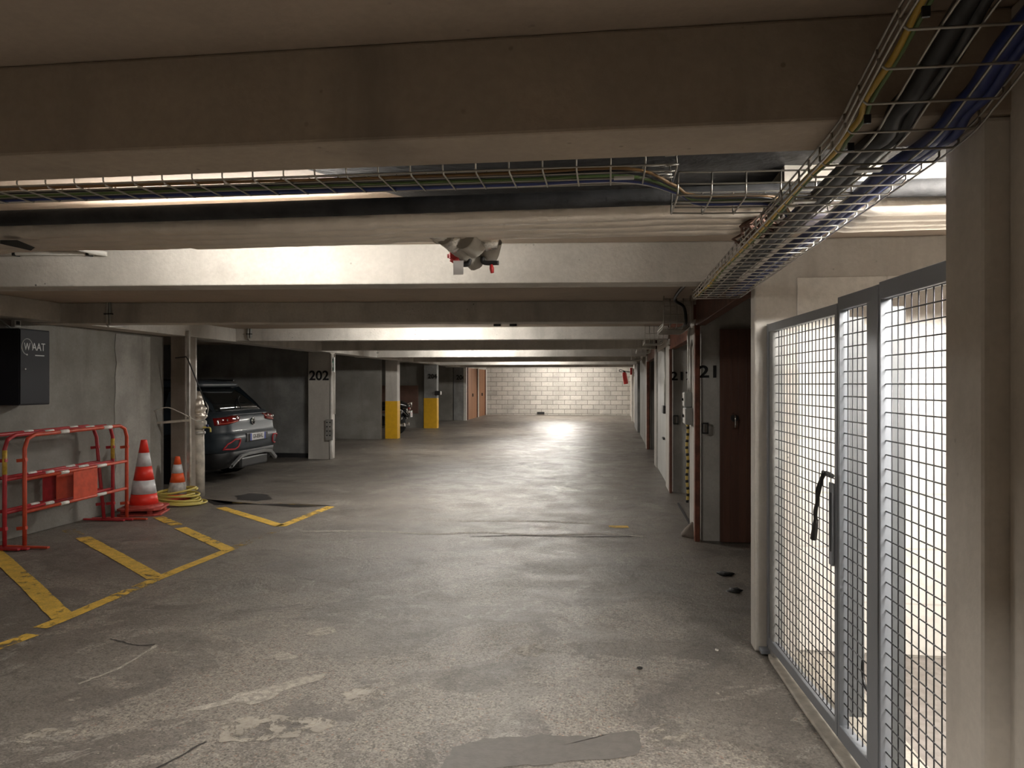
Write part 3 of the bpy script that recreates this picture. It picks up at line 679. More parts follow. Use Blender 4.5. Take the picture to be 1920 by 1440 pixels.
MB().tube([gp(Y0 + .02, .02), gp(Y0 + .02, 1.835)], .016, 12).build('hinge_post', M['gate'], gl1)
MB().box(gline(Y0) - .06, gline(Y0) + .03, Y0 - .05, Y0 + .04, .012, .03).build('foot_plate', M['gate'], gl1)
# lock plate on the meeting edge
yk = gy(1573.5)
zt_ = at(1573, 905, 'y', yk).z; zb_ = at(1573, 1060, 'y', yk).z
MB().bar(gp(yk, zb_, -.03), gp(yk, zt_, -.03), .012, .045, (0, 1, 0)).build('cover_strip', M['gate'], gl1, bevel=.003)
MB().bar(gp(yk - .012, zb_ + .06, -.038), gp(yk - .012, zt_ - .04, -.038), .006, .012, (0, 1, 0)).build('slot', M['black'], gl1)
# posts behind the gate
for (pa, pb, lab) in ((1584, 1600, 'grey steel post close behind the middle gate leaf'), (1657, 1666, 'grey steel post close behind the fixed mesh panel')):
    q0, q1 = at(pa, 720, 'x', 1.06), at(pb, 720, 'x', 1.06)
    yc = (q0.y + q1.y) / 2
    o = MB().box(1.05, 1.12, yc - .02, yc + .02, .015, 1.8).build('steel_post', M['boxgrey_dk'], bevel=.003)
    tag(o, lab, 'post')
# strap
def G(px, py, off=-.05):
    Y = gy(px); r_ = ray(px, py); return Vector((gline(Y) + off, Y, 1.5 + r_.z * Y / r_.y))
t = thing('strap', G(1552, 1010), 'black cable lock strap tied to the gate edge', 'strap')
MB().tube(smooth_path([G(1585, 893), G(1578, 889), G(1570, 888), G(1563, 900), G(1556, 920), G(1556, 940), G(1551, 960), G(1553, 985), G(1550, 1008)], 6), .009, 8).build('strap_band', M['rubber'], t)
MB().tube(smooth_path([G(1572, 884, -.06), G(1568, 905, -.06), G(1562, 930, -.06), G(1558, 955, -.06), G(1556, 975, -.06), G(1552, 1010, -.06)], 6), .0075, 8).build('strap_band', M['rubber'], t)
MB().tube([G(1555, 975, -.055), G(1550, 1011, -.055)], [.011, .015], 8).build('strap_end', M['black'], t)
c = G(1616, 1259, .02); pts = []
for i in range(22):
    a_ = math.radians(-200 + i * 13); pts.append(c + Vector((.0, -.055 * math.cos(a_), .072 * math.sin(a_))))
o = MB().tube(pts, .006, 8).build('cable_loop', M['black']); tag(o, 'black cable loop hanging low on the middle gate leaf', 'cable')

# ------------------------------------------------------------------ cable trays and cables
def tray(name, path, width, hgt, nl, step, lab, axis_w, lips=(1, 1), r=.0028, group=None, mat='steel'):
    """wire basket: path = points of the bottom centre, axis_w = unit vector across"""
    ax = Vector(axis_w).normalized(); P_ = [Vector(p) for p in path]
    t = thing(name, P_[0], lab, 'cable tray', group)
    def nrm(i):
        d = (P_[min(i + 1, len(P_) - 1)] - P_[max(i - 1, 0)]).normalized(); n_ = ax.cross(d).normalized()
        return n_ if (n_.z > .0 or abs(n_.z) < 1e-3) else -n_
    mb = MB()
    U = [nrm(i) for i in range(len(P_))]
    for k in range(nl):
        s_ = -width / 2 + width * k / (nl - 1); mb.tube([p + ax * s_ for p in P_], r, 6)
    for sd, on in zip((-1, 1), lips):
        if on:
            for h_ in (hgt * .5, hgt): mb.tube([p + ax * (sd * width / 2) + u * h_ for p, u in zip(P_, U)], r, 6)
    mb.build('long_wires', M[mat], t)
    L_ = 0; nxt = 0; mb = MB()
    for i in range(len(P_) - 1):
        a_, b_ = P_[i], P_[i + 1]; seg = (b_ - a_).length
        while nxt <= L_ + seg:
            f = (nxt - L_) / seg; p = a_.lerp(b_, f); u = U[i].lerp(U[i + 1], f).normalized(); hw = width / 2; dn = u * (-.005)
            pts = []
            if lips[0]: pts += [p - ax * hw + u * hgt, p - ax * hw + u * .012 + dn]
            pts += [p - ax * (hw - .012) + dn, p + ax * (hw - .012) + dn]
            if lips[1]: pts += [p + ax * hw + u * .012 + dn, p + ax * hw + u * hgt]
            mb.tube(pts, r, 6); nxt += step
        L_ += seg
    mb.build('cross_wires', M[mat], t); return t
# main tray along the right side (in the Y-Z plane)
TX = .635; TW = .27
t1path = smooth_path([(TX + .02, .6, 2.19), (TX + .02, 1.1, 2.165), (TX + .01, 1.35, 2.14), (TX, 1.6, 2.065), (TX, 1.75, 2.035), (TX, 2.1, 2.03), (TX, 3.2, 2.025), (TX, 4.1, 2.02), (TX, 4.6, 2.018), (TX, 4.72, 2.04)], 6)
tray('cable_tray', t1path, TW, .042, 5, .1, 'wire cable tray running away along the top right, dipping under the nearest beam', (1, 0, 0))
t2path = [(TX - .03, 7.05, 2.29), (TX - .03, 7.0, 2.2), (TX - .03, 7.0, 2.08), (TX - .03, 7.06, 2.03), (TX - .03, 7.2, 2.02), (TX - .03, 7.9, 2.02)]
tray('cable_tray', t2path, .24, .05, 5, .08, 'wire cable tray dropping down the face of the third beam', (1, 0, 0), r=.0042)
t3path = [(TX - .05, 10.35, 2.29), (TX - .05, 10.3, 2.12), (TX - .05, 10.4, 2.06), (TX - .05, 11.0, 2.06)]
tray('cable_tray', t3path, .24, .05, 5, .1, 'wire cable tray passing under the fourth beam', (1, 0, 0), r=.0042)
t4path = [(TX - .05, 13.5, 2.29), (TX - .05, 13.5, 2.12), (TX - .05, 13.6, 2.07), (TX - .05, 14.2, 2.07)]
tray('cable_tray', t4path, .24, .05, 4, .12, 'wire cable tray passing under the fifth beam', (1, 0, 0), r=.0042)
t5path = [(TX - .05, 16.8, 2.29), (TX - .05, 16.8, 2.1), (TX - .05, 16.9, 2.06), (TX - .05, 17.5, 2.06)]
tray('cable_tray', t5path, .24, .05, 4, .12, 'wire cable tray passing under the sixth beam', (1, 0, 0), r=.0042)
# transverse tray behind the nearest beam
t6 = tray('cable_tray', smooth_path([(-6, 2.25, 2.142), (-3, 2.27, 2.14), (-1, 2.29, 2.138), (0.1, 2.3, 2.136), (.16, 2.3, 2.132)], 4), .2, .055, 4, .1, 'long wire cable tray running left behind the nearest beam', (0, 1, 0), mat='steel')
tray('cable_tray', smooth_path([(.2, 2.42, 2.07), (.35, 2.42, 2.065), (.75, 2.42, 2.06)], 4), .24, .07, 4, .1, 'short lower wire cable tray joining the crossing of the trays', (0, 1, 0))
def cable(name, pts, r, mat, lab, grp, n=6):
    o = MB().tube(smooth_path(pts, n), r, 8).build(name, mat); return tag(o, lab, 'cable', grp)
def along(dx, dz, path=t1path):
    return [Vector(p) + Vector((dx + .006 * math.sin(i * .9 + dx * 40), 0, dz + .004 * math.sin(i * .7))) for i, p in enumerate(path)][::3]
g_ = 'cables in the right hand tray'
cable('power_cable', along(-.03, .028), .022, M['black'], 'thickest black cable in the right hand tray', g_)
cable('power_cable', along(-.005, .02), .014, M['black'], 'thinner black cable beside the thickest one in the right tray', g_)
cable('power_cable', along(.085, .024), .019, M['blue'], 'thick blue cable at the right side of the right tray', g_)
cable('power_cable', along(.11, .018), .012, M['blue'], 'thin blue cable at the outer edge of the right tray', g_)
cable('earth_cable', along(-.115, .016), .0065, M['cyellow'], 'yellow cable at the left edge of the right tray', g_)
cable('earth_cable', along(-.104, .014), .0045, M['green'], 'green cable beside the yellow one in the right tray', g_)
cable('power_cable', [(.56, 4.72, 2.05), (.545, 5.0, 2.2), (.55, 6.6, 2.24), (.66, 6.94, 2.2), (.68, 6.95, 2.06), (.68, 7.3, 2.045), (.66, 8, 2.06)], .014, M['black'], 'black cable dropping over the third beam', g_)
# cable ties on the near tray
for k, (px, py) in enumerate(((1733, 28), (1624, 228), (1593, 280))):
    c = at(px, py, 'x', TX - .11); o = MB().box(c.x - .004, c.x + .009, c.y - .003, c.y + .003, c.z - .004, c.z + .014).build('cable_tie', M['black'])
    tag(o, ('topmost', 'middle', 'lowest')[k] + ' black tie on the yellow cable of the near tray', 'cable tie', 'ties on the yellow cable')
g_ = 'cables in the long left tray'
def tr(dy, dz): return [Vector((x_, 2.25 + (x_ + 6) * .009 + dy + .006 * math.sin(x_ * 3 + dy * 50), 2.142 - (x_ + 6) * .0012 + dz)) for x_ in (-6, -5, -4, -3.2, -2.5, -1.9, -1.3, -.8, -.3, .05)]
K = [(.2, 2.36, 2.1), (.27, 2.4, 2.075), (.5, 2.42, 2.07), (.6, 2.6, 2.05)]
for dy, dz, r_, m_, lb in ((.075, .009, .010, 'blue', 'blue cable at the far side of the left tray'), (.045, .009, .008, 'black', 'black cable in the left tray beside the blue one'), (-.01, .008, .006, 'black', 'black cable along the middle of the left tray'), (-.055, .006, .005, 'orange_c', 'orange cable at the near side of the left tray'), (.095, .008, .0075, 'cwhite', 'white cable hanging at the outer edge of the left tray'), (.02, .006, .005, 'green', 'green cable in the left tray')):
    cable('power_cable', tr(dy, dz) + [Vector(q) + Vector((dy * .2, dy * .8, dz)) for q in K], r_, M[m_], lb, g_)
for k, (px, py, lb) in enumerate(((1170, 328, 'zinc splice plate on the long left tray'), (1508, 372, 'zinc splice plate at the crossing of the trays'), (1628, 312, 'zinc splice plate on the near right tray'))):
    c = at(px, py, 'z', 2.13 if k == 0 else 2.02)
    tag(MB().box(c.x - .03, c.x + .03, c.y - .012, c.y + .012, c.z - .012, c.z - .006).build('splice_plate', M['galv']), lb, 'plate', 'tray splice plates')

# ------------------------------------------------------------------ pipes and foil duct between the first two beams
o = MB().tube([(4, 2.62, 2.15), (.6, 2.63, 2.15), (-1, 2.64, 2.148), (-2.6, 2.63, 2.147), (-6, 2.62, 2.147)], .03, 16).build('black_pipe', M['blackpipe']); tag(o, 'black pipe running across in front of the foil duct', 'pipe')
o = MB().box(-6, 4, 2.64, 2.695, 2.165, 2.18).build('pipe_rail', M['duct_dk']); tag(o, 'dark sooty ledge along the front of the foil duct', 'rail')
ridges = [(2.75, .046), (2.85, .046), (2.95, .046), (3.045, .044)]
prof = []
for (yc, rr) in ridges:
    for k in range(9):
        a_ = math.pi + math.pi * k / 8; prof.append((yc + rr * math.cos(a_) * 1.02, 2.137 + rr * math.sin(a_) * 1.0))
prof2 = []
for k, q in enumerate(prof):
    prof2.append(q)
    if k % 9 == 8 and k < len(prof) - 1: prof2.append((q[0] + .004, 2.18))
prof = [(2.70, 2.185)] + prof2 + [(3.08, 2.185)]
def duct(x0, x1, lab, slope=0.0, top=None):
    nx = int((x1 - x0) / .03); vs = []; n = len(prof); pf = list(prof)
    if top: pf[0] = (pf[0][0], top); pf[-1] = (pf[-1][0], top)
    for i in range(nx + 1):
        x_ = x0 + (x1 - x0) * i / nx
        seam = .006 if int(x_ / .9) % 2 else 0
        for j, (y, z) in enumerate(pf):
            q = Vector((x_ * 7, y * 22, z * 22)); d = noise.noise(Vector((x_ * 2.5, y * 9, 0))) * .006 + noise.noise(q * 2.2) * .0025
            vs.append((x_, y + d * .4 + (x_ + 1) * slope, z - seam + d))
    fs = [(i * n + j, (i + 1) * n + j, (i + 1) * n + j + 1, i * n + j + 1) for i in range(nx) for j in range(n - 1)]
    fs += [(i * n, i * n + n - 1, (i + 1) * n + n - 1, (i + 1) * n) for i in range(nx)]
    o = MB().add(vs, fs, True).build('foil_duct', M['foil']); return tag(o, lab, 'duct')
o = MB().prism([(-1.25, 2.2), (-1.1, 1.97), (1.04, 1.97), (1.04, 2.2), (4.0, 2.2), (4.0, 3.3), (.6, 3.3), (-.75, 3.12)], 2.262, 2.306).build('dark_ceiling_cover', M['blackpipe']); tag(o, 'wide black cover added flat under the ceiling to keep it dark above the crossing of the trays', 'duct')  # dark sheet added to hide ceiling that the gated room lamp would brighten
duct(-6, .53, 'ribbed foil wrapped duct crossing the ceiling left of the wire tray')
duct(.60, 4, 'ribbed foil wrapped duct over the gated room right of the wire tray', top=2.26)
# frayed brown end
mb = MB()
for k in range(26):
    a_ = random.random(); y = 2.72 + .35 * random.random(); p0 = Vector((.5 + .05 * random.random(), y, 2.085 + .02 * random.random())); mb.tube([p0, p0 + Vector((-.05 + .12 * random.random(), .02, -.015)), p0 + Vector((-.03 + .12 * random.random(), .03, -.05 * random.random()))], .006, 5)
tag(mb.build('frayed_lagging', M['pboard']), 'frayed brown lagging at the torn end of the foil duct', 'lagging')
# torn foil flap and white conduit at left
def b2y(x_): return 3.83 + (x_ + 6) * .53 / 6.8
def C(px, py, dy=-.03):
    lo, hi = 3., 5.
    for _ in range(40):
        m_ = (lo + hi) / 2; q = at(px, py, 'y', m_)
        if m_ < b2y(q.x) + dy: lo = m_
        else: hi = m_
    return at(px, py, 'y', lo)
t = thing('conduit_pipe', C(80, 475), 'white conduit clipped along the lit beam at left', 'conduit')
MB().tube([C(-80, 477), C(80, 475), C(175, 475)], .012, 10).build('pipe_run', M['white'], t)
for px in (28, 166): 
    c = C(px, 474); MB().box(c.x - .008, c.x + .008, c.y - .016, c.y + .03, c.z - .018, c.z + .02).build('clip', M['black'], t)
o = MB().tube([C(128, 461, -.25), C(170, 470, -.1), C(183, 473, -.06), C(201, 476, -.04)], [.016, .018, .018, .014], 12).build('white_sleeve', M['white']); tag(o, 'white plastic sleeve slanting down onto the lit beam', 'pipe sleeve')
c0, c1, c2, c3 = C(48, 467, -1.0), C(68, 458, -1.02), C(85, 466, -1.0), C(61, 472, -.98)
o = MB().add([c0, c1, c2, c3, c1 + Vector((0, .02, .01)), c0.lerp(c1, .5) + Vector((0, -.03, .01))], [(0, 3, 2, 1), (0, 1, 5), (1, 2, 4)]).build('foil_flap', M['foil2']); tag(o, 'torn bright foil flap hanging from the duct at left', 'foil')
o = MB().add([at(0, 450, 'z', 2.082), at(32, 450, 'z', 2.082), at(66, 464, 'z', 2.07), at(58, 470, 'z', 2.06), at(0, 457, 'z', 2.07)], [(0, 1, 2, 3, 4)]).build('foil_flap', M['rubber']); tag(o, 'dark open tear in the foil duct at the left edge', 'foil')

# valve cluster under the duct
V = lambda px, py, Y=3.5: at(px, py, 'y', Y - .28)
t = thing('valve_assembly', V(890, 500), 'cluster of grey pipes, red valves and a paper tag under the duct', 'valve')
MB().tube(smooth_path([V(835, 440, 3.3), V(850, 452, 3.35), V(862, 462, 3.4), V(880, 478, 3.45), V(898, 494, 3.5)], 5), [.045] * 20 + [.03], 14).build('insulated_pipe', M['greyins'], t)
MB().tube(smooth_path([V(870, 445, 3.3), V(885, 455, 3.35), V(897, 466, 3.38)], 6), .05, 16).build('insulated_pipe', M['greyins'], t)
MB().tube(smooth_path([V(925, 452, 3.4), V(922, 465, 3.42), V(918, 478, 3.45), V(908, 484, 3.46)], 5), [.038] * 15 + [.02], 14).build('insulated_pipe', M['greyins'], t)
for (a_, b_, r0) in ((V(805, 437, 3.3), V(852, 453, 3.33), .032), (V(838, 440, 3.3), V(858, 458, 3.36), .05), (V(900, 450, 3.35), V(932, 456, 3.38), .035)):
    mb = MB().tube([a_, a_.lerp(b_, .33), a_.lerp(b_, .66), b_], [r0 * .7, r0, r0 * .9, r0 * .8], 18)
    for v_ in mb.v: v_ += Vector((noise.noise(v_ * 40), noise.noise(v_ * 43), noise.noise(v_ * 37))) * .014
    mb.build('foil_wrap', M['foil2'], t)
c = V(853, 480, 3.42)
MB().tube([V(856, 462, 3.42), V(855, 474, 3.42)], .016, 10).build('valve_stem', M['black'], t)
mb = MB(); mb.lathe([(.02, 0), (.026, .006), (.026, .028), (.02, .034)], c + Vector((0, -.017, 0)), 'y', 6, False)
for k in range(6):
    a_ = k * math.pi / 3; mb.tube([c, c + Vector((.032 * math.cos(a_), 0, .03 * math.sin(a_)))], .009, 8)
h_ = mb.build('valve_handle', M['red'], t); h_['label'] = 'dark red hand wheel'
MB().tube([V(899, 471, 3.36), V(892, 470, 3.34)], .008, 8).build('valve_handle', M['red'], t)
MB().tube(smooth_path([V(862, 496, 3.42), V(876, 496, 3.42), V(880, 490, 3.42), V(880, 484, 3.42)], 4), .01, 10).build('elbow', M['black'], t)
MB().tube(smooth_path([V(905, 482, 3.42), V(905, 490, 3.42), V(911, 493, 3.42), V(922, 493, 3.42), V(935, 493, 3.42)], 4), .01, 10).build('elbow', M['black'], t)
MB().tube([V(921, 496, 3.41), V(922, 503, 3.41), V(923, 512, 3.41)], [.006, .01, .007], 8).build('lever', M['red'], t)
a_, b_ = V(850, 489, 3.39), V(869, 515, 3.39)
tg = MB().box(a_.x, b_.x, 3.108, 3.11, b_.z, a_.z).build('paper_tag', M['label'], t); tg['label'] = 'white paper tag'

# small conduits down the beam faces
def bf(yl, yr, x_): return yl + (x_ + 6) * (yr - yl) / 6.8
def drop(px, py0, py1, beamy, lab, tail=None, two=True):
    def on(px_, py_, dy=-.02):
        q = at(px_, py_, 'y', beamy)
        for _ in range(12): q = at(px_, py_, 'y', bf(*BY, q.x) + dy)
        return q
    BY = {7: (6.75, 7.42), 10: (10.3, 10.6), 14: (13.8, 13.8), 17: (17, 17.05)}[round(beamy)] if round(beamy) in (7, 10, 14, 17) else (beamy, beamy)
    t = thing('conduit_pipe', on(px, py1), lab, 'conduit')
    MB().tube([on(px, py0), on(px, py1)], .011, 8).build('pipe_run', M['galv'], t)
    if two: MB().tube([on(px + 5, py0), on(px + 5, py1)], .011, 8).build('pipe_run', M['boxgrey'], t)
    c = on(px + 2, (py0 + 2 * py1) / 3); MB().box(c.x - .04, c.x + .04, c.y - .015, c.y + .02, c.z - .006, c.z + .006).build('clip', M['black'], t)
    if tail: MB().tube([on(px, py1), on(px + 3, py1 + 4, .0), on(px + tail, py1 + 5, .3)], .012, 8).build('elbow', M['galv'], t)
drop(201, 550, 608, 7, 'pair of thin conduits down the third beam at left', 38)
drop(465, 611, 634, 10, 'pair of thin conduits down the fourth beam above the car', 16)
drop(705, 657, 664, 17, 'short conduit on the sixth beam left of the first yellow pillar', 5, False)

# ------------------------------------------------------------------ fluorescent lamps
def lamp(x_, y, z, ln, lab, along_y=False, s='tube'):
    z0_ = min(z + .075, CZ)
    t = thing('fluorescent_lamp', (x_, y, z), lab, 'ceiling lamp', 'fluorescent tube lamps under the ceiling')
    h = ln / 2
    if along_y:
        MB().box(x_ - .06, x_ + .06, y - h, y + h, z + .03, CZ).build('housing', M['white'], t)
        MB().tube([(x_, y - h + .02, z), (x_, y + h - .02, z)], .019, 12).build('tube', M['tube'], t)
    else:
        MB().box(x_ - h, x_ + h, y - .05, y + .05, min(z + .03, CZ - .012), z0_ - .001).build('housing', M['white'], t)
        MB().tube([(x_ - h + .02, y, z), (x_ + h - .02, y, z)], .019, 12).build('tube', M[s], t)
        for sx in (-1, 1): MB().box(x_ + sx * (h - .01) - .015, x_ + sx * (h - .01) + .015, y - .02, y + .02, z - .022, min(z + .04, CZ - .001)).build('end_cap', M['white'], t)
        for sx in (-1, 1) if z < 2.2 else (): MB().box(x_ + sx * h * .6 - .01, x_ + sx * h * .6 + .01, y - .01, y + .01, z + .07, CZ).build('hanger', M['galv'], t)
    return t
lamp(-1.7, 3.22, 2.2, 1.2, 'tube lamp hidden above the foil duct', s='tube_soft')
lamp(-2.35, 9.25, 2.288, 1.2, 'tube lamp between the third and fourth beams')
lamp(-3.0, 15.9, 2.28, 1.2, 'tube lamp between the fifth and sixth beams')
lamp(-2.6, 22.3, 2.27, 1.2, 'tube lamp between the seventh and eighth beams')
lamp(-2.1, 30.2, 2.25, 1.5, 'tube lamp before the far block wall', s='tube_mid')
lamp(1.75, 2.08, 2.2, 1.3, 'bright tube lamp in the gated room', s='tube_hot')
lamp(-1.6, -1.2, 2.2, 1.2, 'unseen fill tube lamp added behind the viewpoint', s='tube_fill')  # added fill lamp, out of view, brightens the near floor and pillars
for k, px in enumerate((932, 962)):
    c = at(px, 611, 'y', 7.45); tag(MB().box(c.x - .035, c.x + .035, c.y, c.y + .04, c.z - .002, c.z + .04).build('bracket', M['black']), ('left', 'right')[k] + ' small black bracket under the third beam', 'bracket', 'brackets under the third beam')

# ------------------------------------------------------------------ crowd barriers against the left wall
def barrier(X, Y0, Y1, lab, mat, panel_mat, lean=0.0, ytape=False, slv=((.3, .38), (.73, .82))):
    t = thing('crowd_barrier', (X, (Y0 + Y1) / 2, 0), lab, 'barrier', 'red barriers leaning by the wall')
    H = 1.03; L_ = lambda z: X - lean * z
    pts = [(L_(0), Y0, .03), (L_(.5), Y0, .5), (L_(.9), Y0, H - .12), (L_(1), Y0 + .035, H - .035), (L_(1), Y0 + .12, H), (L_(1), Y1 - .12, H + .015), (L_(1), Y1 - .035, H - .02), (L_(.9), Y1, H - .11), (L_(.5), Y1, .5), (L_(0), Y1, .03)]
    MB().tube(pts, .0185, 12).build('tube_frame', mat, t)
    for z0, nm in ((.63, 'mid_rail'), (.33, 'low_rail')):
        rl = MB().tube([(L_(z0), Y0, z0), (L_(z0), Y1, z0 + .02)], .016, 10).build(nm, mat, t)
        for f0, f1 in ((slv[0][0] + .005, slv[0][1]), (slv[1][0] - .07, slv[1][1] - .06)):
            if z0 < .5: f0 -= .0
            sl = MB().tube([(L_(z0), Y0 + (Y1 - Y0) * f0, z0 + .02 * f0), (L_(z0), Y0 + (Y1 - Y0) * f1, z0 + .02 * f1)], .0178, 12).build('reflective_sleeve', M['tape'], rl)
    for f0, f1 in slv:
        ya, yb_ = Y0 + (Y1 - Y0) * f0, Y0 + (Y1 - Y0) * f1
        MB().tube([(L_(1), ya, H + .015 * f0), (L_(1), yb_, H + .015 * f1)], .0205, 12).build('reflective_sleeve', M['tape'], t)
    pm = MB().box(L_(.48) - .004, L_(.48) + .004, Y0 + .43 * (Y1 - Y0), Y0 + .67 * (Y1 - Y0), .335, .645).build('sign_panel', panel_mat, t, bevel=.002)
    for yy in (Y0, Y1):
        MB().bar((X - .24, yy, .015), (X + .24, yy, .015), .035, .018).build('foot', mat, t, bevel=.003)
        for z0 in (.18, .8): MB().bar((L_(z0) - .07, yy, z0), (L_(z0) + .02, yy, z0 + .01), .03, .03).build('hook', mat, t)
    if ytape:
        for yy in (Y0, Y1): MB().tube([(L_(.7), yy, .68), (L_(.85), yy, .9)], .02, 12).build('yellow_tape', M['ytape'], t)
    return t
barrier(-5.3, 6.17, 7.62, 'front red barrier of three by the wall, orange panel in the middle', M['redo'], M['redo'])
barrier(-5.44, 6.1, 7.58, 'middle crimson barrier of three, yellow tape on its far stile', M['crimson'], M['redo'], 0, True, ((.32, .4), (.7, .79)))
barrier(-5.5, 6.06, 7.52, 'rear crimson barrier of three, closest to the wall', M['crimson'], M['crimson'], .1, False, ((.3, .38), (.72, .8)))

# ------------------------------------------------------------------ traffic cones
def cone(name, x_, y_, h, rb, rt, bw, bands, basemat, lab, rot=.35, double=False):
    t = thing(name, (x_, y_, 0), lab, 'traffic cone')
    lo = .06 if double else 0
    n = 6; c_, s_ = math.cos(rot), math.sin(rot)
    def sq(w_, ch): 
        p = [(-w_, -w_ + ch), (-w_ + ch, -w_), (w_ - ch, -w_), (w_, -w_ + ch), (w_, w_ - ch), (w_ - ch, w_), (-w_ + ch, w_), (-w_, w_ - ch)]
        return [(x_ + a * c_ - b * s_, y_ + a * s_ + b * c_) for a, b in p]
    bs = MB().prism(sq(bw, bw * .25), lo, lo + .025); bs.lathe([(rb * 1.35, lo + .02), (rb * 1.25, lo + .045), (rb * 1.02, lo + .055)], (x_, y_, 0), 'z', 40)
    bs.build('base', basemat, t, bevel=.004)
    if double:
        MB().prism(sq(bw, bw * .25), .0, .022).build('base', basemat, t, bevel=.004)
        for q in sq(bw * .8, bw * .3)[::2]: MB().box(q[0] - .02, q[0] + .02, q[1] - .02, q[1] + .02, .02, .062).build('spacer_foot', basemat, t)
    z0 = lo + .045; R = lambda z: rb + (rt - rb) * (z - z0) / (h - z0)
    for (a, b, mt) in bands:
        za, zb_ = z0 + (h - z0) * a, z0 + (h - z0) * b
        w_ = .0015 if 'white' in mt.name else 0
        pr = [(R(za) + w_, za), (R(zb_) + w_, zb_)]
        if b == 1: pr += [(R(h) * .9, h + .008), (R(h) * .55, h + .008), (R(h) * .5, h - .03)]
        MB().lathe(pr, (x_, y_, 0), 'z', 48).build('white_band' if w_ else 'cone_body', mt, t)
    return t
cone('traffic_cone', -5.37, 8.03, .845, .158, .034, .235, [(0, .175, M['cone_red']), (.175, .385, M['cone_wht']), (.385, .6, M['cone_red']), (.6, .81, M['cone_wht']), (.81, 1, M['cone_red'])], M['cone_base'], 'tall red and white traffic cone on a doubled base', .3, True)
cone('traffic_cone', -5.5, 8.92, .565, .13, .03, .125, [(0, .1, M['cone_org']), (.1, .385, M['cone_wht_d']), (.385, .61, M['cone_org']), (.61, .82, M['cone_wht']), (.82, 1, M['cone_org'])], M['cone_base'], 'small orange traffic cone inside the yellow hose coil', 0)
# hose coil
def coil(cx, cy, loops, r, mat, name, lab, cat):
    pts = []
    for k, (R_, z, ox, oy, tx, ty) in enumerate(loops):
        for i in range(24):
            a_ = 2 * math.pi * i / 24; f = i / 24
            nx = loops[min(k + 1, len(loops) - 1)]
            Rr = R_ + (nx[0] - R_) * f; zz = z + (nx[1] - z) * f; x_ = ox + (nx[2] - ox) * f; y_ = oy + (nx[3] - oy) * f
            tx_ = tx + (nx[4] - tx) * f; ty_ = ty + (nx[5] - ty) * f
            px_, py_ = Rr * math.cos(a_), Rr * .85 * math.sin(a_)
            pts.append((cx + x_ + px_, cy + y_ + py_, max(r + .001, zz + tx_ * px_ + ty_ * py_)))
    o = MB().tube(smooth_path(pts, 2), r, 10).build(name, mat); return tag(o, lab, cat)
coil(-5.4, 8.74, [(.25, .15, 0, 0, .12, .05), (.24, .17, -.02, .01, .1, .1), (.26, .12, .02, 0, -.05, .05), (.23, .1, -.03, 0, .1, 0), (.27, .08, .03, -.02, -.12, .05), (.24, .06, 0, .02, 0, .05), (.28, .04, .05, -.03, -.05, 0), (.25, .03, -.02, 0, 0, 0), (.3, .02, .08, -.02, 0, 0)], .0125, M['hose'], 'hose', 'coiled yellow hose heaped round the small cone', 'hose')
coil(-5.4, 8.74, [(.28, .012, 0, -.05, 0, 0), (.25, .03, .02, -.02, 0, 0), (.3, .012, .03, -.04, 0, 0)], .009, plain('brown_cord', (.1, .06, .05), .6), 'cord', 'dark brown cord coiled under the yellow hose', 'cord')

# ------------------------------------------------------------------ wall cabinet with logo, left edge
t = thing('wall_cabinet', (-5.6, 6.48, 1.3), 'black electric cabinet with a white logo mounted on the left wall', 'cabinet')
MB().box(-5.75, -5.455, 6.28, 6.665, 1.3, 2.02).build('cabinet_body', M['cab'], t, bevel=.006)
dr = MB().box(-5.455, -5.447, 6.29, 6.655, 1.31, 2.01).build('cabinet_door', M['cab'], t, bevel=.003)
c = at(47, 692, 'x', -5.447); MB().lathe([(.009, 0), (.009, .006), (.005, .007)], c, 'x', 16).build('lock', M['chrome'], dr)
c = at(66, 651, 'x', -5.446)
text('logo_lettering', 'AAT', .105, (c.x, c.y + .045, c.z), '+x', M['logo'], dr, None, .82, .0008, .0)
text('logo_lettering', 'W', .1, (c.x, c.y - .098, c.z - .002), '+x', M['logo'], dr, None, .72, .0008, 0)
ring = [(c.x, c.y - .098 + .066 * math.cos(a_), c.z + .075 * math.sin(a_)) for a_ in [math.radians(-10 + i * 10) for i in range(29)]]
MB().tube(ring, .0035, 6).build('logo_ring', M['logo'], dr)
MB().box(c.x - .001, c.x + .001, c.y + .0, c.y + .115, c.z - .083, c.z - .074).build('logo_line', M['logo'], dr)
MB().lathe([(.008, 0), (.008, .002)], (c.x - .001, c.y - .1, c.z - .075), 'x', 12).build('logo_dot', M['logo'], dr)
c = at(27, 606, 'x', -5.74); t = thing('junction_box', c, 'tiny white junction box above the black wall cabinet', 'junction box')
MB().box(-5.75, -5.71, c.y - .03, c.y + .05, c.z - .035, c.z + .035).build('box_body', M['white'], t, bevel=.004)
MB().box(-5.712, -5.706, c.y - .012, c.y + .03, c.z - .015, c.z + .02).build('window', M['black'], t)
o = MB().tube([at(-30, 590, 'x', -5.72), at(2, 600, 'x', -5.72), at(22, 617, 'x', -5.72)], .008, 8).build('conduit_pipe', M['boxgrey']); tag(o, 'thin cable slanting on the wall above the black cabinet', 'cable')

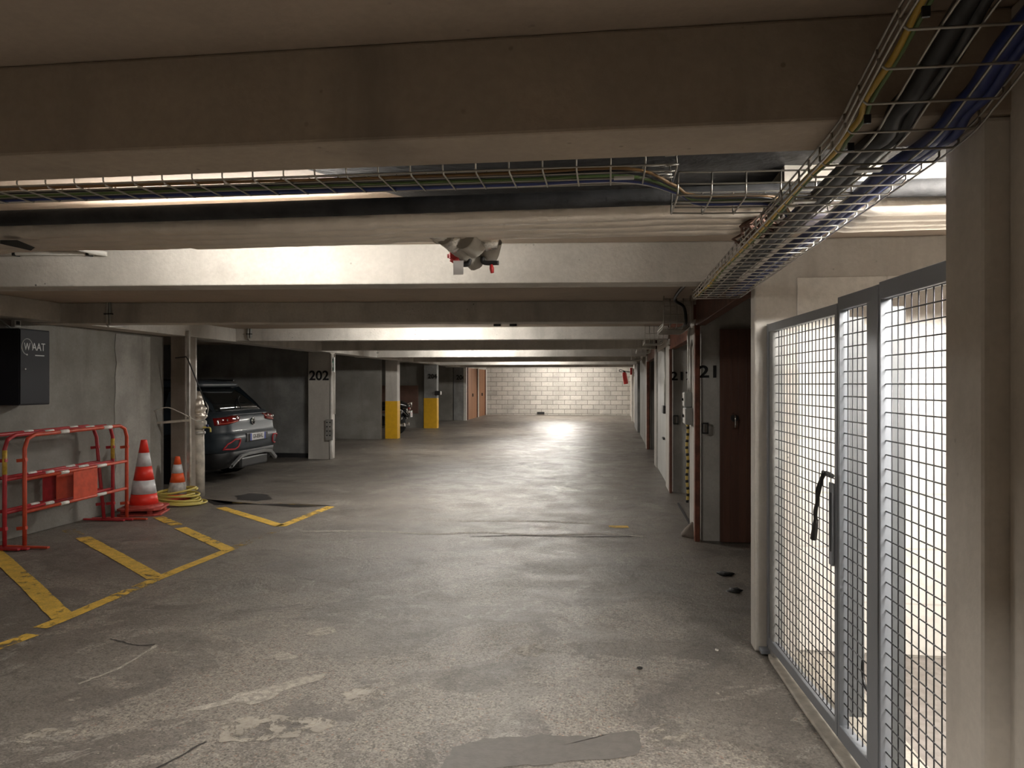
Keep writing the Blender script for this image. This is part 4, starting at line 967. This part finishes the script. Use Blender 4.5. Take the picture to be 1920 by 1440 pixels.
# ------------------------------------------------------------------ pipe, channels and bracket at the left pilaster
t = thing('drain_pipe', at(373, 930, 'z', 0), 'thick old grey pipe with a collar and foil elbow beside the pilaster', 'pipe')
q = at(373, 930, 'z', 0); qx, qy = q.x, q.y
zt = at(373, 800, 'y', qy).z
MB().tube([(qx, qy, 0), (qx, qy, .5), (qx - .01, qy, zt)], .073, 24).build('pipe_run', M['pvc'], t)
MB().lathe([(.074, 0), (.095, .01), (.1, .04), (.1, .1), (.082, .12)], (qx, qy, zt - .03), 'z', 24).build('collar', M['pvc'], t)
mb = MB(); mb.lathe([(.077, 0), (.083, .01), (.083, .03), (.077, .04)], (qx, qy, zt - .1), 'z', 24); mb.build('clamp', M['galv'], t)
el = smooth_path([(qx - .02, qy, zt + .06), (qx + .01, qy, zt + .15), (qx + .0, qy, zt + .24), (qx - .06, qy + .03, zt + .33), (qx - .12, qy + .12, zt + .42)], 6)
mb = MB(); mb.tube(el, [.085 + .012 * math.sin(i * 1.3) for i in range(len(el))], 20)
for v_ in mb.v: v_ += Vector((noise.noise(v_ * 25), noise.noise(v_ * 27), noise.noise(v_ * 29))) * .02
mb.build('foil_elbow', M['foil'], t)
c = at(388, 803, 'y', qy - .02)
MB().tube(smooth_path([(qx + .06, qy - .05, c.z + .01), (c.x, c.y, c.z + .012), (c.x + .045, c.y, c.z), (c.x + .05, c.y, c.z - .05)], 4), .012, 8).build('tap', M['hose'], t)
MB().box(c.x - .01, c.x + .02, c.y - .01, c.y + .01, c.z + .015, c.z + .05).build('tap_handle', M['blue'], t)
def vline(px0, px1, y0, y1, Y, wd, mat, name, lab, dp=.03):
    a_, b_ = at((px0 + px1) / 2, y0, 'y', Y), at((px0 + px1) / 2, y1, 'y', Y)
    wx = abs(at(px1, 700, 'y', Y).x - at(px0, 700, 'y', Y).x) / 2; zb_ = max(b_.z, 0)
    o = MB().box(b_.x - wx, b_.x + wx, Y - dp / 2, Y + dp / 2, zb_, a_.z).build(name, mat, bevel=.003); return tag(o, lab, 'conduit' if 'conduit' in name else 'post')
vline(351, 356, 620, 932, 9.03, 0, M['galv'], 'steel_channel', 'pale steel angle on the corner of the brown pilaster')
vline(362, 368, 611, 770, 9.33, 0, M['galv'], 'steel_channel', 'pale steel channel rising above the thick pipe')
vline(357, 361, 611, 932, 9.36, 0, M['duct_dk'], 'steel_channel', 'dark steel channel between the pilaster and the pipe')
o = MB().tube([at(356, 780, 'y', 9.0), at(357, 850, 'y', 9.0), at(356, 931, 'y', 9.0)], .014, 10).build('conduit_pipe', M['pvc']); tag(o, 'thin old pipe down the pilaster corner', 'pipe')
o = MB().bar(at(258, 796, 'y', 8.8), at(356, 788, 'y', 9.0), .03, .03).build('bracket_bar', M['pvc'], bevel=.003); tag(o, 'rough horizontal steel bar across the pilaster', 'bar')
o = MB().tube(smooth_path([at(259, 790, 'y', 8.75), at(285, 773, 'y', 8.8), at(312, 764, 'y', 8.85), at(335, 772, 'y', 8.9), at(355, 782, 'y', 9.0), at(372, 790, 'y', 9.05), at(386, 780, 'y', 9.1), at(390, 765, 'y', 9.1), at(384, 752, 'y', 9.1)], 6), .007, 8).build('wire', M['cwhite']); tag(o, 'pale wire looping over the bar to the foil elbow', 'wire')
o = MB().tube([at(329, 671, 'y', 8.98), at(349, 669, 'y', 8.95), at(353, 675, 'y', 8.95), at(387, 760, 'y', 9.1)], .008, 8).build('rod', M['duct_dk']); tag(o, 'thin bent dark rod leaning from the pilaster to the elbow', 'rod')

# post at the end of pillar 202 with exit sign and switch plate
a_ = at(616, 860, 'z', 0)
t = thing('door_post', (PX + .02, 14.12, 0), 'white post with twin pipes at the end of pillar 202', 'post')
MB().tube([(PX + .025, 14.13, 0), (PX + .025, 14.13, 2.1)], .024, 12).build('pipe_run', M['white'], t)
MB().tube([(PX + .03, 14.3, .9), (PX + .03, 14.3, 2.1)], .016, 12).build('pipe_run', M['white'], t)
MB().tube([(PX + .025, 14.13, 0.0), (PX + .025, 14.13, .42)], .034, 12).build('sleeve', M['white'], t)
e0, e1 = at(619, 670, 'y', 14.25), at(626, 698, 'y', 14.25)
t = thing('exit_sign', (e0.x, 14.25, e1.z), 'small green and white emergency exit sign on the white post', 'exit sign')
MB().box(PX + .0, e1.x + .02, 14.2, 14.26, e1.z, e0.z).build('sign_box', M['plate'], t, bevel=.004)
xx, zz = (PX + e1.x + .03) / 2, (e0.z + e1.z) / 2
MB().box(xx - .016, xx + .016, 14.196, 14.2, zz - .12, zz + .12).build('green_field', M['sgreen'], t)
for dz in (-.09, .09): MB().box(xx - .012, xx + .012, 14.193, 14.197, zz + dz - .025, zz + dz + .025).build('black_mark', M['ink'], t)
MB().lathe([(.012, 0), (.012, .003)], (xx, 14.193, zz + .03), 'y', 12).build('figure_head', M['plate'], t)
MB().bar((xx - .005, 14.194, zz + .02), (xx + .005, 14.194, zz - .05), .003, .02, (1, 0, 0)).build('figure_body', M['plate'], t)
s0, s1 = at(612, 786, 'y', 14.1), at(625, 825, 'y', 14.1)
t = thing('button_plate', (s0.x, 14.1, s1.z), 'pale perforated switch panel low on the white post', 'switch panel')
MB().box(s0.x, s1.x + .01, 14.04, 14.08, s1.z, s0.z).build('panel_plate', M['galv'], t, bevel=.003)
for k in range(4):
    for j in range(2): MB().lathe([(.014, -.004), (.014, .001)], (s0.x + .035 + j * .06, 14.041, s0.z - .06 - k * .085), 'y', 10).build('button', M['ink'], t)
c = at(824, 737, 'y', 23.3); t = thing('key_switch_box', c, 'black key switch box on the shaded yellow pillar', 'switch box')
MB().box(-5.56, c.x + .02, 23.3, 23.41, c.z - .07, c.z + .07).build('box_body', M['black'], t, bevel=.01)
MB().box(c.x + .02, c.x + .045, 23.3, 23.4, c.z - .05, c.z + .05).build('cover', M['plate'], t)

# ------------------------------------------------------------------ parked slate SUV, rear towards the aisle
CX, CY = -5.62, 11.3       # rear face x, centre line y
def outline(x0, x1, hw, rr, rf, n=10):
    """plan outline: x0 rear (towards the aisle, larger x), x1 front"""
    pts = []
    for (cx_, cy_, a0, r_) in ((x0 - rr, hw - rr, 0, rr), (x1 + rf, hw - rf, 90, rf), (x1 + rf, -hw + rf, 180, rf), (x0 - rr, -hw + rr, 270, rr)):
        for k in range(n + 1):
            a_ = math.radians(a0 + 90 * k / n); pts.append((cx_ + r_ * math.cos(a_), cy_ + r_ * math.sin(a_)))
    return pts
def loft(slices, mb, cap=True):
    n = len(slices[0][1]); vs = []
    for z, pl in slices: vs += [(CX + a, CY + b, z + fz(CY)) for a, b in pl]
    fs = [(i * n + k, i * n + (k + 1) % n, (i + 1) * n + (k + 1) % n, (i + 1) * n + k) for i in range(len(slices) - 1) for k in range(n)]
    if cap: fs += [tuple(reversed(range(n))), tuple((len(slices) - 1) * n + k for k in range(n))]
    mb.add(vs, fs, True); return mb
car = thing('parked_car', (CX - 2.1, CY, 0), 'dark slate blue SUV parked nose in behind the thick pipe', 'car')
low = loft([(.2, outline(-.25, -4.1, .8, .1, .2)), (.24, outline(-.13, -4.18, .84, .18, .3)), (.34, outline(-.05, -4.22, .88, .24, .4)), (.47, outline(-.03, -4.23, .89, .26, .45)), (.5, outline(-.05, -4.22, .885, .26, .45))], MB()).build('lower_trim', M['carblk'], car)
S = [(.46, outline(-.035, -4.22, .9, .27, .45)), (.56, outline(-.0, -4.23, .905, .28, .45)), (.66, outline(.02, -4.22, .91, .28, .45)), (.73, outline(.01, -4.2, .91, .27, .45)), (.745, outline(-.03, -4.2, .908, .27, .45)), (.80, outline(-.05, -4.17, .91, .26, .45)), (.9, outline(-.06, -4.1, .905, .26, .45)), (.99, outline(-.07, -4.0, .9, .26, .45)), (1.03, outline(-.13, -3.2, .885, .26, .4)), (1.08, outline(-.2, -3.0, .86, .25, .4))]
MB_ = loft(S, MB()); MB_.build('body', M['carp'], car)
G_ = [(1.06, outline(-.22, -3.0, .855, .25, .4)), (1.2, outline(-.37, -2.75, .79, .25, .4)), (1.34, outline(-.53, -2.5, .72, .25, .4)), (1.46, outline(-.7, -2.25, .66, .25, .4))]
loft(G_, MB()).build('window_band', M['glass'], car)
R_ = [(1.45, outline(-.62, -2.3, .67, .2, .4)), (1.5, outline(-.6, -2.2, .66, .16, .4)), (1.545, outline(-.75, -2.0, .6, .25, .4)), (1.57, outline(-1.0, -1.8, .45, .25, .3))]
loft(R_, MB()).build('roof', M['carp'], car)
for sg in (-1, 1):   # rear pillars
    MB().add([(CX - .5, CY + sg * .862, 1.05), (CX - 1.05, CY + sg * .865, 1.05), (CX - 1.05, CY + sg * .71, 1.38), (CX - .64, CY + sg * .66, 1.46), (CX - .36, CY + sg * .70, 1.2), (CX - .25, CY + sg * .76, 1.05)], [(0, 1, 2, 3, 4, 5) if sg > 0 else (5, 4, 3, 2, 1, 0)]).build('rear_pillar', M['carp'], car)
    MB().bar((CX - .7, CY + sg * .6, 1.56), (CX - 2.2, CY + sg * .58, 1.58), .03, .03).build('roof_rail', M['carblk'], car, bevel=.006)
def on_rear(y, z, off=0.):   # point on the rear surface for a lateral offset y
    for k in range(len(S) - 1):
        if S[k][0] <= z <= S[k + 1][0]: break
    f = (z - S[k][0]) / (S[k + 1][0] - S[k][0])
    def xs(pl):
        best = None
        for i in range(len(pl)):
            (a, b), (c_, d_) = pl[i], pl[(i + 1) % len(pl)]
            if (b - y) * (d_ - y) <= 0 and abs(d_ - b) > 1e-9:
                x_ = a + (c_ - a) * (y - b) / (d_ - b)
                if best is None or x_ > best: best = x_
        return best if best is not None else -.3
    x_ = xs(S[k][1]) * (1 - f) + xs(S[k + 1][1]) * f
    return Vector((CX + x_ + off, CY + y, z + fz(CY)))
def patch(rows, name, mat, off=.008, depth=.02):
    mb = MB(); vs = []; n = len(rows[0])
    for row in rows: vs += [on_rear(y, z, off) for y, z in row]
    for row in rows: vs += [on_rear(y, z, off - depth) for y, z in row]
    m_ = len(rows) * n; fs = []
    for i in range(len(rows) - 1):
        for j in range(n - 1): fs.append((i * n + j, i * n + j + 1, (i + 1) * n + j + 1, (i + 1) * n + j))
    bd_ = [j for j in range(n)] + [i * n + n - 1 for i in range(1, len(rows))] + [(len(rows) - 1) * n + j for j in reversed(range(n - 1))] + [i * n for i in reversed(range(1, len(rows) - 1))]
    for k in range(len(bd_)): a, b = bd_[k], bd_[(k + 1) % len(bd_)]; fs.append((b, a, m_ + a, m_ + b))
    mb.add(vs, fs, True); return mb.build(name, mat, car)
def lerp(a, b, f): return a + (b - a) * f
for sg in (-1, 1):
    rows = []
    for i in range(6):
        f = i / 5; zt_ = 1.0 - .0 * f
        row = []
        for j in range(14):
            g = j / 13; y = sg * lerp(.885, .40 + .05 * (1 - f), g); z = lerp(lerp(.875, .93, g), lerp(.99, 1.03, min(1, g * 1.2)), f)
            row.append((y, z))
        rows.append(row)
    patch(rows, 'tail_lamp', M['tail'], .015, .035)
    patch([[(sg * lerp(.86, .5, j / 9), lerp(.905, .935, j / 9) + dz) for j in range(10)] for dz in (-.004, .004)], 'lamp_strip', M['redo'], .02, .006)
    q = on_rear(sg * .52, .985, .017); MB().lathe([(.03, 0), (.025, .006), (.004, .008)], q, 'x', 14).build('lamp_reflector', M['chrome'], car)
    q = on_rear(sg * .76, .96, .017); MB().lathe([(.02, 0), (.018, .006), (.003, .008)], q, 'x', 14).build('lamp_reflector', M['chrome'], car)
    # red reflector outline in the bumper
    loop = [(sg * .84, .52), (sg * .8, .60), (sg * .7, .665), (sg * .56, .665), (sg * .55, .62), (sg * .58, .545), (sg * .66, .515)]
    pts = []
    for k in range(len(loop)):
        a, b = loop[k], loop[(k + 1) % len(loop)]
        for i in range(5): pts.append(on_rear(lerp(a[0], b[0], i / 5), lerp(a[1], b[1], i / 5), .006))
    MB().tube(pts, .012, 8, closed=True).build('bumper_reflector', M['crimson'], car)
q = on_rear(0, .91, .006); MB().lathe([(.058, 0), (.058, .01), (.048, .014)], q, 'x', 24).build('emblem', M['chrome'], car)
for dy, dz, ang in ((0, .012, .5), (0, -.02, .5)): pass
MB().tube([q + Vector((.017, -.03, .03)), q + Vector((.017, 0, -.005)), q + Vector((.017, .03, .03))], .004, 6).build('emblem_letter', M['carblk'], car)
MB().tube([q + Vector((.017, -.036, .0)), q + Vector((.017, -.014, -.04)), q + Vector((.017, 0, -.008)), q + Vector((.017, .014, -.04)), q + Vector((.017, .036, 0))], .004, 6).build('emblem_letter', M['carblk'], car)
# recessed plate area, plate, text
rc = MB().box(CX - .02, CX + .026, CY - .36, CY + .36, .6, .735).build('plate_recess', M['carblk'], car, bevel=.01)
pl = MB().box(CX + .026, CX + .034, CY - .26, CY + .26, .615, .725).build('number_plate', M['plate'], car, bevel=.004)
MB().box(CX + .034, CX + .036, CY - .26, CY - .215, .615, .725).build('plate_band', M['pblue'], pl)
MB().box(CX + .034, CX + .036, CY + .215, CY + .26, .615, .725).build('plate_band', M['pblue'], pl)
text('plate_text', 'GX-858-KL', .088, (CX + .035, CY, .672), '+x', M['ink'], pl, None, .82, .0006, .001)
# silver skid trim and dark diffuser
sk = [(-.74, .235), (-.62, .3), (-.5, .365), (-.3, .39), (.3, .39), (.5, .365), (.62, .3), (.74, .235)]
vs = []
for off_, dz in ((.05, 0), (.07, .045), (.02, .05), (.0, 0)):
    for y, z in sk: vs.append((CX - .03 + off_ - .1 * max(0, abs(y) - .45), CY + y, z + dz))
n = len(sk); fs = [(i * n + j, i * n + j + 1, ((i + 1) % 4) * n + j + 1, ((i + 1) % 4) * n + j) for i in range(4) for j in range(n - 1)]
MB().add(vs, fs).build('skid_trim', plain('satin_silver', (.4, .41, .42), .35, .6), car, bevel=.004)
MB().box(CX - .25, CX - .02, CY - .45, CY + .45, .2, .37).build('diffuser', M['carblk'], car, bevel=.03)
MB().tube([on_rear(y / 10, .742, .0) for y in range(-8, 9)], .007, 6).build('tailgate_seam', M['carblk'], car)
loft([(1.02, outline(-.10, -.6, .8, .3, .1)), (1.035, outline(-.1, -.6, .8, .3, .1))], MB()).build('window_sill', M['carp'], car)
MB().tube(smooth_path([(CX - .2, CY - .1, 1.1), (CX - .36, CY + .1, 1.24), (CX - .44, CY + .3, 1.3)], 4), .008, 6).build('wiper', M['carblk'], car)
def wheel(x_, sg):
    c = Vector((x_, CY + sg * .80, .33 + fz(CY))); s_ = sg
    w_ = MB().lathe([(.2, -.1), (.31, -.1), (.33, -.07), (.33, .07), (.31, .1), (.2, .1)], c, 'y', 36).build('wheel', M['rubber'], car)
    mb = MB(); mb.lathe([(.21, .0), (.22, s_ * .095), (.19, s_ * .085)], c, 'y', 36)
    for k in range(5):
        a_ = k * 2 * math.pi / 5; mb.bar(c + Vector((0, s_ * .08, 0)), c + Vector((.2 * math.cos(a_), s_ * .08, .2 * math.sin(a_))), .03, .05, (0, 1, 0))
    mb.lathe([(.05, 0), (.05, s_ * .095)], c, 'y', 16); mb.build('rim', M['galv'], w_)
for x_ in (CX - .88, CX - 3.4):
    for sg in (-1, 1): wheel(x_, sg)
for sg in (-1, 1):
    for x_ in (CX - .88, CX - 3.4):
        pts = [(x_ + .4 * math.cos(a_), CY + sg * .895, .33 + .4 * math.sin(a_)) for a_ in [math.radians(-10 + i * 10) for i in range(21)]]
        MB().tube(pts, .03, 6).build('wheel_arch', M['carblk'], car)
    MB().lathe([(.36, -.05), (.36, .05)], (CX - .88, CY + sg * .86, .34), 'y', 30).build('arch_well', M['carblk'], car)
    MB().box(CX - 2.15, CX - 1.95, CY + sg * .98 - .09, CY + sg * .98 + .09, 1.02, 1.16).build('mirror', M['carblk'], car, bevel=.03)

# ------------------------------------------------------------------ motorcycle tail behind the first yellow pillar
mx, my, mz = -5.66, 20.55, fz(20.5)
mo = thing('motorcycle', (mx - 1, my, mz), 'black motorcycle tail with a white plate beside the first yellow pillar', 'motorcycle')
for x_ in (mx - .38, mx - 1.85):
    w_ = MB().lathe([(.2, -.06), (.29, -.06), (.31, 0), (.29, .06), (.2, .06)], (x_, my, mz + .31), 'y', 30).build('wheel', M['rubber'], mo)
    MB().lathe([(.2, -.03), (.2, .03), (.04, .04), (.04, -.04)], (x_, my, mz + .31), 'y', 20).build('rim', M['chrome'], w_)
def ell(path, rads, name, mat, fl=1.0):
    mb = MB(); mb.tube(smooth_path(path, 5), [lerp(rads[min(int(i / 5), len(rads) - 1)], rads[min(int(i / 5) + 1, len(rads) - 1)], (i % 5) / 5) for i in range((len(path) - 1) * 5 + 1)], 16)
    for v_ in mb.v: v_.y = my + (v_.y - my) * fl
    return mb.build(name, mat, mo)
ell([(mx + .02, my, mz + .8), (mx - .25, my, mz + .86), (mx - .6, my, mz + .82), (mx - 1.0, my, mz + .78)], [.05, .12, .14, .12], 'seat', M['bikeblk'], 1.5)
ell([(mx - .85, my, mz + .82), (mx - 1.1, my, mz + .92), (mx - 1.4, my, mz + .9), (mx - 1.6, my, mz + .8)], [.12, .18, .17, .1], 'fuel_tank', M['bikeblk'], 1.2)
ell([(mx - .7, my, mz + .35), (mx - 1.0, my, mz + .4), (mx - 1.35, my, mz + .4)], [.16, .22, .18], 'engine', M['duct_dk'], 1.1)
ell([(mx + .0, my, mz + .5), (mx - .2, my, mz + .68), (mx - .5, my, mz + .7)], [.03, .07, .1], 'rear_fender', M['bikeblk'], 1.4)
for sg in (-1, 1):
    MB().box(mx - .55, mx - .12, my + sg * .28 - .1, my + sg * .28 + .1, mz + .42, mz + .74).build('side_case', M['bikeblk'], mo, bevel=.04)
    MB().tube([(mx - .05, my + sg * .22, mz + .3), (mx - .5, my + sg * .2, mz + .27), (mx - .9, my + sg * .16, mz + .25)], [.05, .045, .02], 14).build('exhaust', M['chrome'], mo)
    MB().tube([(mx + .02, my + sg * .17, mz + .66), (mx + .06, my + sg * .17, mz + .66)], .035, 12).build('indicator', M['chrome'], mo)
MB().tube([(mx - .02, my - .16, mz + .86), (mx + .06, my - .16, mz + .9), (mx + .06, my + .16, mz + .92), (mx - .02, my + .16, mz + .88)], .018, 10).build('grab_rail', M['chrome'], mo)
MB().tube([(mx + .04, my + .12, mz + .78), (mx + .04, my + .12, mz + .92)], .018, 10).build('grab_rail_upright', M['chrome'], mo)
MB().box(mx + .0, mx + .04, my - .07, my + .07, mz + .72, mz + .78).build('tail_lamp', M['tail'], mo, bevel=.01)
p_ = MB().box(mx + .05, mx + .06, my - .02, my + .19, mz + .5, mz + .68).build('number_plate', M['plate'], mo, bevel=.004)
for dz in (.05, .1): MB().box(mx + .06, mx + .062, my + .02, my + .15, mz + .5 + dz, mz + .515 + dz).build('plate_mark', M['crimson'], p_)
MB().tube(smooth_path([(mx - 1.35, my - .38, mz + 1.05), (mx - 1.5, my - .1, mz + 1.02), (mx - 1.5, my + .1, mz + 1.02), (mx - 1.35, my + .38, mz + 1.05)], 4), .014, 8).build('handlebar', M['chrome'], mo)
MB().tube([(mx - 1.5, my, mz + .95), (mx - 1.85, my, mz + .31)], .03, 10).build('fork', M['chrome'], mo)
